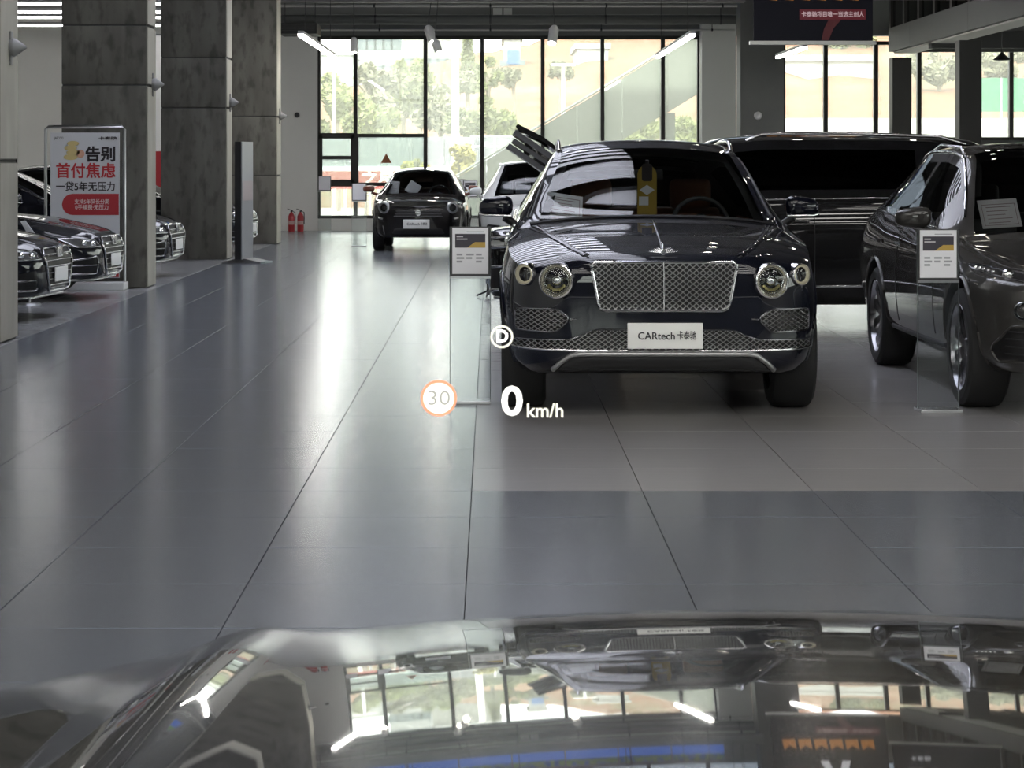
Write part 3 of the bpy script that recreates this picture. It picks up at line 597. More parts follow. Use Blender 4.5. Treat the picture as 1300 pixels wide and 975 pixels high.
# fire extinguishers
ext_red = mat('extinguisher_red', (.42,.02,.03), .35)
for k, px in enumerate((370, 381.5)):
    Y = 51.2; p = at(px, 292, Y); e = thing('fire_extinguisher', 'red fire extinguisher against the white wall, %s' % ('left of the two', 'right of the two')[k], 'fire extinguisher', (p.x, Y, 0), 0, 'fire extinguishers')
    bm = bmesh.new(); bm_lathe(bm, [(0,0),(.068,0),(.072,.02),(.072,.33),(.05,.39),(.025,.41),(.025,.43),(0,.43)], 20); obj('cylinder', bm, ext_red, e, 40)
    bm = bmesh.new(); bm_lathe(bm, [(.0735,.15),(.0735,.24)], 20); obj('paper_band', bm, mat('ext_band', (.55,.35,.33), .6), e)
    bm = bmesh.new(); bm_box(bm, -.02,.02,-.02,.02,.43,.46); bm_prism(bm, [(-.09,.49),(.03,.455),(.03,.47),(-.09,.505)], 'y', -.012, .012); obj('valve', bm, black_pl, e)
    bm = bmesh.new(); bm_tube(bm, [(.02,-.01,.45),(.08,-.02,.42),(.085,-.03,.30),(.08,-.03,.16)], .010, 6); obj('hose', bm, black_pl, e, 60)
# acrylic price stands
acry = glass('acrylic', (.93,.95,.95), 1.4, 0, .03); gold = mat('print_gold', (.55,.36,.08), .5); pdark = mat('print_dark', (.05,.045,.06), .5); pgrey = mat('print_grey', (.42,.42,.46), .6)
def sheet_print(parent, w_, z0, z1, y, detail=True):
    """a printed price sheet: dark band with a gold corner, grey lines"""
    h = z1-z0; s = box('price_sheet', mat('sheet_paper', (.88,.88,.92), .5), parent, -w_/2, w_/2, y-.002, y, z0, z1)
    if detail:
        box('dark_band', pdark, s, -w_*.42, w_*.42, y-.003, y-.002, z1-h*.43, z1-h*.13)
        bm = bmesh.new(); bm_prism(bm, [(-.02, z1-h*.43), (w_*.42, z1-h*.43), (w_*.42, z1-h*.31), (.03, z1-h*.31)], 'y', y-.0038, y-.003); obj('gold_corner', bm, gold, s)
        bm = bmesh.new(); bm_box(bm, -w_*.1, w_*.38, y-.003, y-.002, z1-h*.095, z1-h*.075)
        for r_ in range(3):
            for q in range(3):
                if r_ == 2 and q == 1: continue
                bm_box(bm, -w_*.38+q*w_*.27, -w_*.38+q*w_*.27+w_*(.16+.05*((q+r_) % 2)), y-.003, y-.002, z1-h*(.58+.075*r_)-.006, z1-h*(.58+.075*r_)+.006)
        obj('print_lines', bm, pgrey, s)['kind'] = 'stuff'
        bm = bmesh.new()
        for q in range(2): bm_box(bm, -w_*.38, -w_*(.2-.12*q), y-.0036, y-.003, z1-h*(.19+.055*q)-.004, z1-h*(.19+.055*q)+.004)
        obj('band_lines', bm, mat('print_light', (.6,.58,.6), .6), s)['kind'] = 'stuff'
    return s
def price_stand(lab, x, Y, rz=0, hz=1.12, w_=.25, tilt=.0, detail=True):
    t = thing('price_stand', lab, 'price stand', (x, Y, 0), rz, 'clear acrylic price stands')
    sh = .295
    bm = bmesh.new(); bm_box(bm, -w_/2, w_/2, -.004, .004, .018, hz-sh-.02); obj('acrylic_sheet', bm, acry, t)
    bm = bmesh.new(); bm_box(bm, -w_/2-.005, w_/2+.005, -.008, .008, hz-sh-.03, hz-sh-.015); obj('pocket_ledge', bm, steel, t)
    bm = bmesh.new(); bm_box(bm, -w_/2-.008, w_/2+.008, .004, .012, hz-sh-.03, hz+.008); obj('holder_back', bm, mat('holder_dark', (.07,.07,.075), .4), t)
    sheet_print(t, w_*.92, hz-sh, hz, -.002, detail)
    bm = bmesh.new(); bm_tube(bm, [(-w_/2-.004, 0, .02), (-w_/2-.004, 0, hz)], .003, 5); bm_tube(bm, [(w_/2+.004, 0, .02), (w_/2+.004, 0, hz)], .003, 5); obj('polished_edge', bm, glass('acrylic_edge', (.75,.78,.78), 1.6, .1, .35), t)
    bm = bmesh.new(); bm_box(bm, -w_/2-.005, w_/2+.005, -.10, .10, 0, .018, bevel=.003); obj('base_plate', bm, mat('stand_base', (.55,.56,.58), .25, .6), t)
    return t
price_stand('clear price stand with a printed sheet beside the big dark SUV', at(597,0,14.85).x, 14.85)
price_stand('clear price stand with a printed sheet beside the grey SUV at the right edge', at(1191,0,14.35).x, 14.35, math.radians(3))
price_stand('clear stand with a bluish sheet just left of the small black hatchback', at(456,0,42.2).x, 42.2, 0, 1.14, .26, detail=False)
price_stand('clear stand with a grey sheet at the far left of the glazing', at(412,0,50.5).x, 50.5, 0, 1.22, .27, detail=False)
price_stand('clear stand behind the right mirror of the small hatchback', at(582,0,47).x, 47, 0, 1.18, .26, detail=False)
price_stand('clear stand with a dark headed sheet right of the small hatchback', at(597,0,44).x, 44, 0, 1.18, .26)
# thin dark tripod next to the big SUV
t = thing('sign_tripod', 'thin black tripod foot standing left behind the big SUV', 'stand', (at(622,0,26).x-.02, 26.3, 0))
bm = bmesh.new(); bm_tube(bm, [(0,0,.03),(0,0,.55)], .018, 8); obj('pole', bm, black_pl, t)
for k in range(3):
    a = 2*PI*k/3+.4; bm = bmesh.new(); bm_tube(bm, [(0,0,.08),(math.cos(a)*.16, math.sin(a)*.16, .02)], .011, 6); obj('foot', bm, black_pl, t)
# warning triangle on the window
t = thing('warning_sticker', 'small orange-brown warning triangle stuck on the second window', 'sign', (at(490,0,YF).x, YF+.13, at(0,207,YF).z))
bm = bmesh.new(); bm_prism(bm, [(-.12,0),(.12,0),(0,.215)], 'y', -.004, .0); obj('triangle', bm, mat('sticker_brown', (.40,.12,.04), .5), t)
# hanging screen
Yl = 40.0; sx0, sx1, sz0 = at(957,0,Yl).x, at(1108,0,Yl).x, at(0,52,Yl).z; sw = sx1-sx0
ls = thing('hanging_screen', 'large dark screen hanging at the top right with a red text strip', 'screen', ((sx0+sx1)/2, Yl, sz0)); hs = 2.9
scr = mat('screen_dark', (.006,.006,.008), .8, 0, .1, emit=(.003,.003,.004), estr=1)
box('screen_face', scr, ls, -sw/2, sw/2, 0, .10, 0, hs)
box('bottom_bar', mat('bar_silver', (.7,.7,.66), .35), ls, -sw/2-.07, sw/2+.06, -.03, .12, -.06, .0)
lx = lambda px: at(px,0,Yl).x-ls.location.x
lz = lambda py: at(0,py,Yl).z-sz0
box('red_strip', mat('screen_red', (.02,.002,.003), .5, emit=(.045,.006,.009), estr=1), ls, lx(1015), lx(1099), -.004, 0, lz(25), lz(12))
text('screen_text', '卡泰驰项目唯一当选主创人', .10, mat('screen_text', (.1,.1,.1), .5, emit=(.30,.23,.24), estr=1), ls, (lx(1057), -.007, lz(18.5)), .001, width=lx(1097)-lx(1018))
bm = bmesh.new(); bm_prism(bm, [(lx(1043),lz(51)),(lx(1052),lz(51)),(lx(1058),lz(36)),(lx(1068),lz(25)),(lx(1052),lz(25)),(lx(1046),lz(37))], 'y', -.004, 0); obj('red_streak', bm, mat('screen_streak', (.02,.003,.004), .5, emit=(.025,.005,.006), estr=1), ls)
fl = mat('screen_flame', (.1,.05,.01), .5, emit=(.50,.20,.03), estr=.6)
bm = bmesh.new()
for k in range(6): bm_prism(bm, [(-.85+.28*k, .72), (-.62+.28*k, .70), (-.60+.28*k, .98), (-.72+.28*k, .88), (-.82+.28*k, 1.0)], 'y', -.004, 0)
obj('flame_picture', bm, fl, ls)
bm = bmesh.new(); bm_prism(bm, [(-.2,1.3),(-.05,1.3),(.15,1.9),(.05,1.95)], 'y', -.004, 0); bm_prism(bm, [(.2,1.3),(.35,1.3),(.2,1.9),(.1,1.8)], 'y', -.004, 0); obj('white_rays', bm, mat('screen_white', (.1,.1,.1), .5, emit=(.5,.5,.52), estr=1), ls)
bm = bmesh.new()
for x in (-sw/2+.2, sw/2-.2): bm_tube(bm, [(x,.05,hs),(x,.05,ZT-sz0)], .02, 6)
obj('hanger', bm, dark_metal, ls)
# second screen, just above the view, mirrored in the near bonnet
t = thing('text_screen', 'wide dark screen with white characters, seen mirrored in the near bonnet', 'screen', (7.2, 38.0, 4.25))
box('screen_face', scr, t, -.85, .95, 0, .1, 0, 1.6); box('bottom_bar', MATS['bar_silver'], t, -.9, 1.0, -.02, .12, -.05, 0)
text('screen_text', '智享无忧', .36, MATS['screen_white'], t, (.05, -.006, .78), .006)
text('screen_text', '卡泰驰', .12, MATS['screen_white'], t, (-.4, -.006, .36), .001)
for x in (-.7, .8): bm = bmesh.new(); bm_tube(bm, [(x,.05,1.6),(x,.05,ZT-4.26)], .02, 6); obj('hanger', bm, dark_metal, t)
# slanted white card between the two cars on the left
t = thing('leaning_card', 'white slanted card holder between the two dark cars at the left', 'card holder', (at(37,0,25).x, 25.0, 0))
bm = bmesh.new(); a = at(26,281,25); b = at(47,305,25); bm_prism(bm, [(a.x-t.location.x, a.z), (a.x-t.location.x+.05, a.z+.01), (b.x-t.location.x+.03, b.z), (b.x-t.location.x-.06, b.z)], 'y', -.01, .01); obj('card', bm, poster_w, t)
bm = bmesh.new(); bm_tube(bm, [(0,.02,0.01),(0,.02,a.z-.1)], .012, 8); bm_lathe(bm, [(0,.02),(.12,.018),(.13,0),(0,0)], 16); obj('stand', bm, steel, t)
# ================================================================ CARS
def pchip(xs, ys, xq):
    xs, ys = np.asarray(xs, float), np.asarray(ys, float); h = np.diff(xs); d = np.diff(ys)/h; n = len(xs); m = np.zeros(n)
    for i in range(1, n-1):
        if d[i-1]*d[i] > 0:
            w1, w2 = 2*h[i]+h[i-1], h[i]+2*h[i-1]; m[i] = (w1+w2)/(w1/d[i-1]+w2/d[i])
    m[0], m[-1] = d[0], d[-1]
    k = np.clip(np.searchsorted(xs, xq)-1, 0, n-2); t = (xq-xs[k])/h[k]
    return ((1+2*t)*(1-t)**2)*ys[k]+t*(1-t)**2*h[k]*m[k]+t*t*(3-2*t)*ys[k+1]+t*t*(t-1)*h[k]*m[k+1]
SEG = (3, 2, 4, 4, 6, 5, 5)
def section(r):
    """half outline of one cross-section, bottom centre to top centre"""
    zb, wl, zl, wm, zm, wb, zbe, wt, zt_, zc = r
    C = [(0, zb), (wl*.88, zb), (wl, zl), (wm, zm), (wb, zbe), (wt, zt_), (wt*.55, zt_+(zc-zt_)*.78), (0, zc)]
    C = [np.array(c) for c in C]; ext = C[1:] + [np.array((-C[-2][0], C[-2][1]))]
    pts = [(C[0], 0, 0)]
    for s in range(7):
        a, b = C[s], C[s+1]
        p0 = C[s-1] if s > 1 else a+(a-b)*.3; p3 = C[s+2] if s+2 < 8 else np.array((-C[6][0], C[6][1]))
        n = SEG[s]
        # gentle tension: keep belt and rail lines crisp
        for q in range(1, n+1):
            t = q/n
            if s == 0: p = a+(b-a)*t
            else:
                ten = .5 if s not in (4,) else .28
                m1, m2 = (b-p0)*ten, (p3-a)*ten
                if s == 4: m1 = (b-a)*.8+(b-p0)*.1; m2 = (b-a)*.85+(p3-a)*.08
                if s == 3: m2 = (b-a)*.6+(p3-a)*.12
                if s == 5: m1 = (b-a)*.75+(b-p0)*.1
                h00 = 2*t**3-3*t**2+1; h10 = t**3-2*t**2+t; h01 = -2*t**3+3*t**2; h11 = t**3-t**2
                p = a*h00+m1*h10+b*h01+m2*h11
            pts.append((p, s, q-1))
    return pts
LINING = mat('cabin_lining', (.02,.02,.02), .8)
class Car: pass
def make_car(name, label, cat, table, loc, rz, paint, group=None, glassm=None, regions=None, axles=(.88, 3.87), wr=.385, ww=.27, track=.96, wheel_kw={}, nsub=4, fold=None, lining=True, smooth=38):
    car = Car(); root = thing(name, label, cat, loc, rz, group); car.root = root
    T = np.array(table, float); ys = T[:, 0]; yq = []
    for a, b in zip(ys[:-1], ys[1:]):
        n = max(2, min(7, int(round((b-a)/.10)))); yq += [a+(b-a)*i/n for i in range(n)]
    yq.append(ys[-1]); yq = np.array(yq); cols = [pchip(ys, T[:, c], yq) for c in range(1, T.shape[1])]
    rings = []; secs = None
    for i in range(len(yq)):
        s = section([c[i] for c in cols]); secs = s; rings.append([p for p, _, _ in s])
    tags_half = [(s, q) for _, s, q in secs[1:]]; n = len(rings[0])
    V = []; idx = []
    for i, R in enumerate(rings):
        row = {}
        for j in range(n):
            row[(1, j)] = len(V); V.append((R[j][0], yq[i], R[j][1]))
            if j in (0, n-1): row[(-1, j)] = row[(1, j)]
            else: row[(-1, j)] = len(V); V.append((-R[j][0], yq[i], R[j][1]))
        idx.append(row)
    FC, MI = [], []; names = ['body', 'wheel_well', 'wheel_well#1', 'wheel_well#2', 'wheel_well#3']
    def reg(y, s, q, sd):
        k = regions(y, s, q, sd) if regions else None
        if not k: return 0
        if k not in names: names.append(k)
        return names.index(k)
    for i in range(len(yq)-1):
        ym = (yq[i]+yq[i+1])/2
        for j in range(n-1):
            s, q = tags_half[j]
            for sd in (1, -1):
                a, b, c, d = idx[i][(sd, j)], idx[i+1][(sd, j)], idx[i+1][(sd, j+1)], idx[i][(sd, j+1)]
                FC.append((a, b, c, d) if sd == 1 else (d, c, b, a)); MI.append(reg(ym, s, q, sd))
    for i, fl in ((0, 0), (len(yq)-1, 1)):
        for j in range(n-1):
            q = [idx[i][(1, j)], idx[i][(1, j+1)], idx[i][(-1, j+1)], idx[i][(-1, j)]]; u = []
            for k in q:
                if k not in u: u.append(k)
            FC.append(tuple(u if not fl else u[::-1])); MI.append(0)
    me = bpy.data.meshes.new('shell'); me.from_pydata(V, [], FC); me.polygons.foreach_set('material_index', MI)
    bm = bmesh.new(); bm.from_mesh(me); bmesh.ops.remove_doubles(bm, verts=bm.verts, dist=1e-5); bmesh.ops.recalc_face_normals(bm, faces=bm.faces); bm.to_mesh(me); bm.free()
    tmpm = [mat('tmp%d' % k) for k in range(len(names))]
    for m in tmpm: me.materials.append(m)
    so = bpy.data.objects.new('shell', me); COL.objects.link(so)
    # wheel arches
    cb = bmesh.new(); wk = 1
    for ay in axles:
        for sx in (-1, 1):
            M = Matrix.Translation((sx*(track+.25), ay, wr)) @ Matrix.Rotation(PI/2, 4, 'Y')
            n0 = len(cb.faces); bm_lathe(cb, [(0,-.58),(wr+.055,-.58),(wr+.055,.4),(0,.4)], 32, M); cb.faces.ensure_lookup_table()
            for f in cb.faces[n0:]: f.material_index = wk
            wk += 1
    bmesh.ops.recalc_face_normals(cb, faces=cb.faces); cm = bpy.data.meshes.new('cut'); cb.to_mesh(cm); cb.free()
    for m in tmpm: cm.materials.append(m)
    co = bpy.data.objects.new('cut', cm); COL.objects.link(co)
    md = so.modifiers.new('b', 'BOOLEAN'); md.object = co; md.operation = 'DIFFERENCE'; md.solver = 'EXACT'
    dg = bpy.context.evaluated_depsgraph_get(); full = bpy.data.meshes.new_from_object(so.evaluated_get(dg))
    bpy.data.objects.remove(so); bpy.data.objects.remove(co)
    bmf = bmesh.new(); bmf.from_mesh(full); car.bvh = BVHTree.FromBMesh(bmf)
    for k, nm in enumerate(names):
        b = bmf.copy(); dele = [f for f in b.faces if f.material_index != k]; bmesh.ops.delete(b, geom=dele, context='FACES')
        if not b.faces: b.free(); continue
        for f in b.faces: f.material_index = 0
        base = nm.split('#')[0]
        m = paint if base == 'body' else (black_pl if base == 'wheel_well' else (paint if base.endswith('panel') else (glassm or glass('car_glass', (.55,.60,.60), 1.5))))
        if fold and base in fold: m = fold[base]
        me2 = bpy.data.meshes.new(base); b.to_mesh(me2); b.free()
        me2.polygons.foreach_set('use_smooth', [True]*len(me2.polygons)); me2.set_sharp_from_angle(angle=math.radians(smooth))
        o = obj(base, me2, m, root)
        if base == 'body': car.body = o
    bmf.free()
    if lining:   # dark inner skin of the cabin
        V2, F2 = [], []; i_in = [i for i in range(len(yq)) if car_cab(table)[0] <= yq[i] <= car_cab(table)[1]]
        for i in i_in:
            for j in range(n):
                p = rings[i][j]
                for sd in (1, -1): V2.append((sd*p[0]*.93, yq[i], .80+(p[1]-.80)*.93))
        for a in range(len(i_in)-1):
            for j in range(n-1):
                s, q = tags_half[j]
                for sd in (0, 1):
                    if reg((yq[i_in[a]]+yq[i_in[a]+1])/2, s, q, 1 if sd == 0 else -1) >= 5: continue
                    b0 = a*n*2; b1 = (a+1)*n*2
                    F2.append((b0+2*j+sd, b1+2*j+sd, b1+2*(j+1)+sd, b0+2*(j+1)+sd))
        m2 = bpy.data.meshes.new('cabin_lining'); m2.from_pydata(V2, [], F2); obj('cabin_lining', m2, LINING, root)
    for ay in axles:
        for sx in (-1, 1): wheel(root, (sx*(track-ww/2), ay, wr), wr, ww, sx, **wheel_kw)
    # mean plane of the underside
    return car
def car_cab(table):
    zs = [(r[0], r[-1]) for r in table]; zmax = max(z for _, z in zs); c = [y for y, z in zs if z > .66*zmax]
    return (c[0], c[-1])
WHEELS = {}
def wheel(root, c, r, w_, side, spokes=10, rimm=None, rr=.72):
    key = (r, w_, spokes, (rimm or alloy).name, side)
    if key not in WHEELS:
        M = Matrix.Rotation(PI/2*side, 4, 'Y')       # local z -> outwards
        bm = bmesh.new(); h = w_/2; ri = r*rr
        bm_lathe(bm, [(ri,-h),(r*.90,-h),(r*.975,-h*.86),(r,-h*.62),(r,h*.62),(r*.975,h*.86),(r*.90,h),(ri+.012,h*.98),(ri,h*.8),(ri,-h)], 40, M)
        tyre = bpy.data.meshes.new('tyre'); bmesh.ops.recalc_face_normals(bm, faces=bm.faces); bm.to_mesh(tyre); bm.free()
        bm = bmesh.new(); bm_lathe(bm, [(ri,h*.95),(ri+.006,h*.9),(ri,h*.8),(ri*.94,h*.4),(ri*.92,-h*.8)], 40, M)
        bm_lathe(bm, [(0,h*.62),(.05,h*.62),(.065,h*.5),(.065,h*.2)], 16, M)
        for k in range(spokes):
            a = 2*PI*k/spokes; Rk = M @ Matrix.Rotation(a, 4, 'Z'); sw = .020+.08/spokes
            v = [bm.verts.new(Rk @ Vector(p)) for p in ((.05,-sw,h*.55),(.05,sw,h*.55),(ri,sw*1.4,h*.72),(ri,-sw*1.4,h*.72),(.05,-sw,h*.3),(.05,sw,h*.3),(ri,sw*1.4,h*.45),(ri,-sw*1.4,h*.45))]
            for f in ((0,1,2,3),(0,3,7,4),(1,5,6,2),(4,7,6,5)): bm.faces.new([v[i] for i in f])
        rim = bpy.data.meshes.new('rim'); bmesh.ops.recalc_face_normals(bm, faces=bm.faces); bm.to_mesh(rim); bm.free()
        bm = bmesh.new(); bm_lathe(bm, [(0,-h*.2),(ri*.78,-h*.2),(ri*.78,-h*.35),(0,-h*.35)], 28, M)
        disc = bpy.data.meshes.new('brake_disc'); bmesh.ops.recalc_face_normals(bm, faces=bm.faces); bm.to_mesh(disc); bm.free()
        for me_, mm in ((tyre, rubber), (rim, rimm or alloy), (disc, mat('disc_steel', (.12,.12,.12), .4, .8))):
            me_.materials.append(mm); me_.polygons.foreach_set('use_smooth', [True]*len(me_.polygons)); me_.set_sharp_from_angle(angle=math.radians(35))
        WHEELS[key] = (tyre, rim, disc)
    t_, r_, d_ = WHEELS[key]
    o = bpy.data.objects.new('wheel', t_); COL.objects.link(o); o.parent = root; o.location = c
    for nm, me_ in (('rim', r_), ('brake_disc', d_)):
        q = bpy.data.objects.new(nm, me_); COL.objects.link(q); q.parent = o
# ---- draping of details on the shell, local car coordinates
def hit(car, x, z, dirv='front', off=0.0):
    if dirv == 'front': h = car.bvh.ray_cast(Vector((x, -3, z)), Vector((0,1,0)))
    elif dirv == 'top': h = car.bvh.ray_cast(Vector((x, z, 4)), Vector((0,0,-1)))
    elif dirv == 'left': h = car.bvh.ray_cast(Vector((-4, x, z)), Vector((1,0,0)))
    else: h = car.bvh.ray_cast(Vector((4, x, z)), Vector((-1,0,0)))
    if h[0] is None: return None
    d = {'front': Vector((0,-1,0)), 'top': Vector((0,0,1)), 'left': Vector((-1,0,0)), 'right': Vector((1,0,0))}[dirv]
    return h[0]+d*off
def resample(poly, step=.03, closed=False):
    out_ = []; m = len(poly)
    for i in range(m if closed else m-1):
        a, b = Vector(poly[i]), Vector(poly[(i+1) % m]); k = max(1, int((b-a).length/step))
        out_ += [a.lerp(b, t/k) for t in range(k)]
    if not closed: out_.append(Vector(poly[-1]))
    return out_
def line_on(car, name, poly, r, m, off=0.0, dirv='front', closed=False, parent=None, n=6, step=.03, rz=None):
    pts = [p for p in (hit(car, q.x, q.y, dirv, off) for q in resample(poly, step, closed)) if p is not None]
    if len(pts) < 2: return None
    bm = bmesh.new(); bm_tube(bm, pts, r, n, closed, rz); return obj(name, bm, m, parent or car.root, 60)
def patch_on(car, name, poly, m, off=.004, dirv='front', nx=24, nz=8, parent=None):
    """fills an outline that every vertical line crosses at most twice"""
    xs = sorted(p[0] for p in poly); bm = bmesh.new(); rows = []
    for i in range(nx+1):
        x = xs[0]+(xs[-1]-xs[0])*(.001+.998*i/nx); zs = []
        for a, b in zip(poly, poly[1:]+poly[:1]):
            if (a[0]-x)*(b[0]-x) < 0: zs.append(a[1]+(b[1]-a[1])*(x-a[0])/(b[0]-a[0]))
        if len(zs) < 2: continue
        z0, z1 = min(zs), max(zs); row = []
        for k in range(nz+1):
            p = hit(car, x, z0+(z1-z0)*k/nz, dirv, off); row.append(bm.verts.new(p) if p is not None else None)
        rows.append(row)
    for A, B in zip(rows[:-1], rows[1:]):
        for k in range(nz):
            q = (A[k], B[k], B[k+1], A[k+1])
            if None not in q: bm.faces.new(q)
    return obj(name, bm, m, parent or car.root, 60)
def inside(poly, x, z):
    c = False
    for a, b in zip(poly, poly[1:]+poly[:1]):
        if (a[1] > z) != (b[1] > z) and x < (b[0]-a[0])*(z-a[1])/(b[1]-a[1])+a[0]: c = not c
    return c
def lattice_on(car, name, poly, pitch, slope, r, m, off=.012, parent=None):
    xs = [p[0] for p in poly]; zs = [p[1] for p in poly]; x0, x1, z0, z1 = min(xs), max(xs), min(zs), max(zs); bm = bmesh.new()
    for sgn in (1, -1):
        u0 = x0-(z1-z0)/slope-pitch; k = 0
        while u0+k*pitch < x1+(z1-z0)/slope+pitch:
            b = u0+k*pitch; run = []; N = int((z1-z0)/.006)
            for i in range(N+1):
                z = z0+(z1-z0)*i/N; x = b+sgn*(z-z0)/slope+(0 if sgn == 1 else (z1-z0)/slope)
                if inside(poly, x, z): run.append((x, z))
                else:
                    if len(run) > 1: flush(car, bm, run, r, off+.002*sgn)
                    run = []
            if len(run) > 1: flush(car, bm, run, r, off+.002*sgn)
            k += 1
    return obj(name, bm, m, parent or car.root, 60)
def flush(car, bm, run, r, off):
    st = max(1, len(run)//6); sel = run[::st]
    if sel[-1] != run[-1]: sel.append(run[-1])
    pts = [p for p in (hit(car, x, z, 'front', off) for x, z in sel) if p is not None]
    if len(pts) > 1: bm_tube(bm, pts, r, 4)
def roundpoly(poly, rad, n=5):
    out_ = []; m = len(poly)
    for i in range(m):
        p, a, b = Vector(poly[i]), Vector(poly[i-1]), Vector(poly[(i+1) % m])
        r_ = rad[i] if isinstance(rad, (list, tuple)) else rad
        d1, d2 = (a-p).normalized()*r_, (b-p).normalized()*r_
        for k in range(n+1):
            t = k/n; out_.append(tuple(p+d1*(1-t)**2+d2*t**2))
    return out_
def mirror_mesh(o, root):
    me = o.data.copy(); me.transform(Matrix.Scale(-1, 4, (1,0,0))); me.flip_normals(); q = bpy.data.objects.new(o.name.split('.')[0], me); COL.objects.link(q); q.parent = root; return q
def soft(name, m, parent, d, bevel, loc=None, rot=None, seg=3):
    bm = bmesh.new(); bm_box(bm, *d, bevel=bevel, seg=seg); o = obj(name, bm, m, parent, 60)
    if loc: o.location = loc
    if rot: o.rotation_euler = rot
    return o
def side_mirror(car, sx, p, size, shell, armz=-.10, strip=True):
    w_, d_, h_ = size; o = None; bm = bmesh.new()
    def sp(v, e): return math.copysign(abs(v)**e, v)
    nu, nv = 20, 12; rows = []
    for j in range(1, nv):
        th = -PI/2+PI*j/nv; rows.append([bm.verts.new((w_/2*sp(math.cos(th), .6)*sp(math.cos(2*PI*i/nu), .65), d_/2*sp(math.cos(th), .6)*sp(math.sin(2*PI*i/nu), .65), h_/2*sp(math.sin(th), .75))) for i in range(nu)])
    lo_, hi_ = bm.verts.new((0, 0, -h_/2)), bm.verts.new((0, 0, h_/2))
    for A_, B_ in zip(rows[:-1], rows[1:]):
        for i in range(nu): bm.faces.new((A_[i], A_[(i+1) % nu], B_[(i+1) % nu], B_[i]))
    for i in range(nu): bm.faces.new((rows[0][(i+1) % nu], rows[0][i], lo_)); bm.faces.new((rows[-1][i], rows[-1][(i+1) % nu], hi_))
    for v in bm.verts:      # slimmer towards the outer end
        t = (v.co.x*sx/w_+.5); v.co.z *= 1-.25*t; v.co.y += .05*t*t; v.co.z += .012*(1-t)
    o = obj('mirror', bm, shell, car.root, 60); o.location = p
    bm = bmesh.new(); bm_box(bm, -w_*.42, w_*.42, d_/2+.0, d_/2+.008, -h_*.38, h_*.38, bevel=.003); obj('mirror_glass', bm, mat('mirror_glass', (.6,.62,.65), .03, 1), o)
    bm = bmesh.new(); bm_tube(bm, [(-sx*w_*.25, .0, -h_*.42), (-sx*(w_*.55), .02, armz), (-sx*(w_*.55+.16), .06, armz-.02)], [.028,.026,.032], 8, rz=None); obj('mirror_arm', bm, shell if not strip else black_pl, o, 60)
    if strip:
        bm = bmesh.new(); bm_tube(bm, [(-sx*w_*.45, -d_*.42, -h_*.36), (sx*w_*.3, -d_*.40, -h_*.33), (sx*w_*.46, -d_*.1, -h_*.28)], .009, 6); obj('mirror_trim', bm, chrome, o, 60)
    return o
def seat(root, x, y, z, m, w_=.52):
    s = soft('seat', m, root, (-w_/2, w_/2, 0, .5, 0, .16), .05, (x, y, z))
    soft('seat_back', m, s, (-w_/2, w_/2, -.07, .07, 0, .62), .06, (0, .52, .10), (-.22, 0, 0))
    soft('headrest', m, s, (-.15, .15, -.06, .06, 0, .22), .05, (0, .70, .74), (-.12, 0, 0))
def plate(car, x, z, w_, h_, off=.03, txt='CARtech', cjk='卡泰驰'):
    p = hit(car, x, z, 'front', off); y = p.y
    q = soft('plate', mat('plate_white', (.90,.90,.88), .35), car.root, (-w_/2, w_/2, -.006, .006, -h_/2, h_/2), .005, (x, y, z))
    if txt:
        text('lettering', txt, h_*.40, mat('plate_ink', (.02,.02,.025), .5), q, (-w_*.115, -.0075, -.002), h_*.006, width=w_*.49)
        text('lettering', cjk, h_*.36, MATS['plate_ink'], q, (w_*.285, -.0075, 0), h_*.003, width=w_*.25)
    return q
def win_regions(yc, yh, yr, yt, pillars=(), side0=.42, rear=True):
    def f(y, s, q, sd):
        if yc < y < yh and (s == 6 or (s == 5 and q >= 1)): return 'windscreen'
        if rear and yr < y < yt and (s == 6 or (s == 5 and q >= 1)): return 'rear_window'
        if yc+side0 < y < yr+.12 and s == 4 and 1 <= q <= 4 and not any(a < y < b for a, b in pillars): return 'side_window#%d%d' % (sd, sum(1 for a, b in pillars if y > b))
        return None
    return f
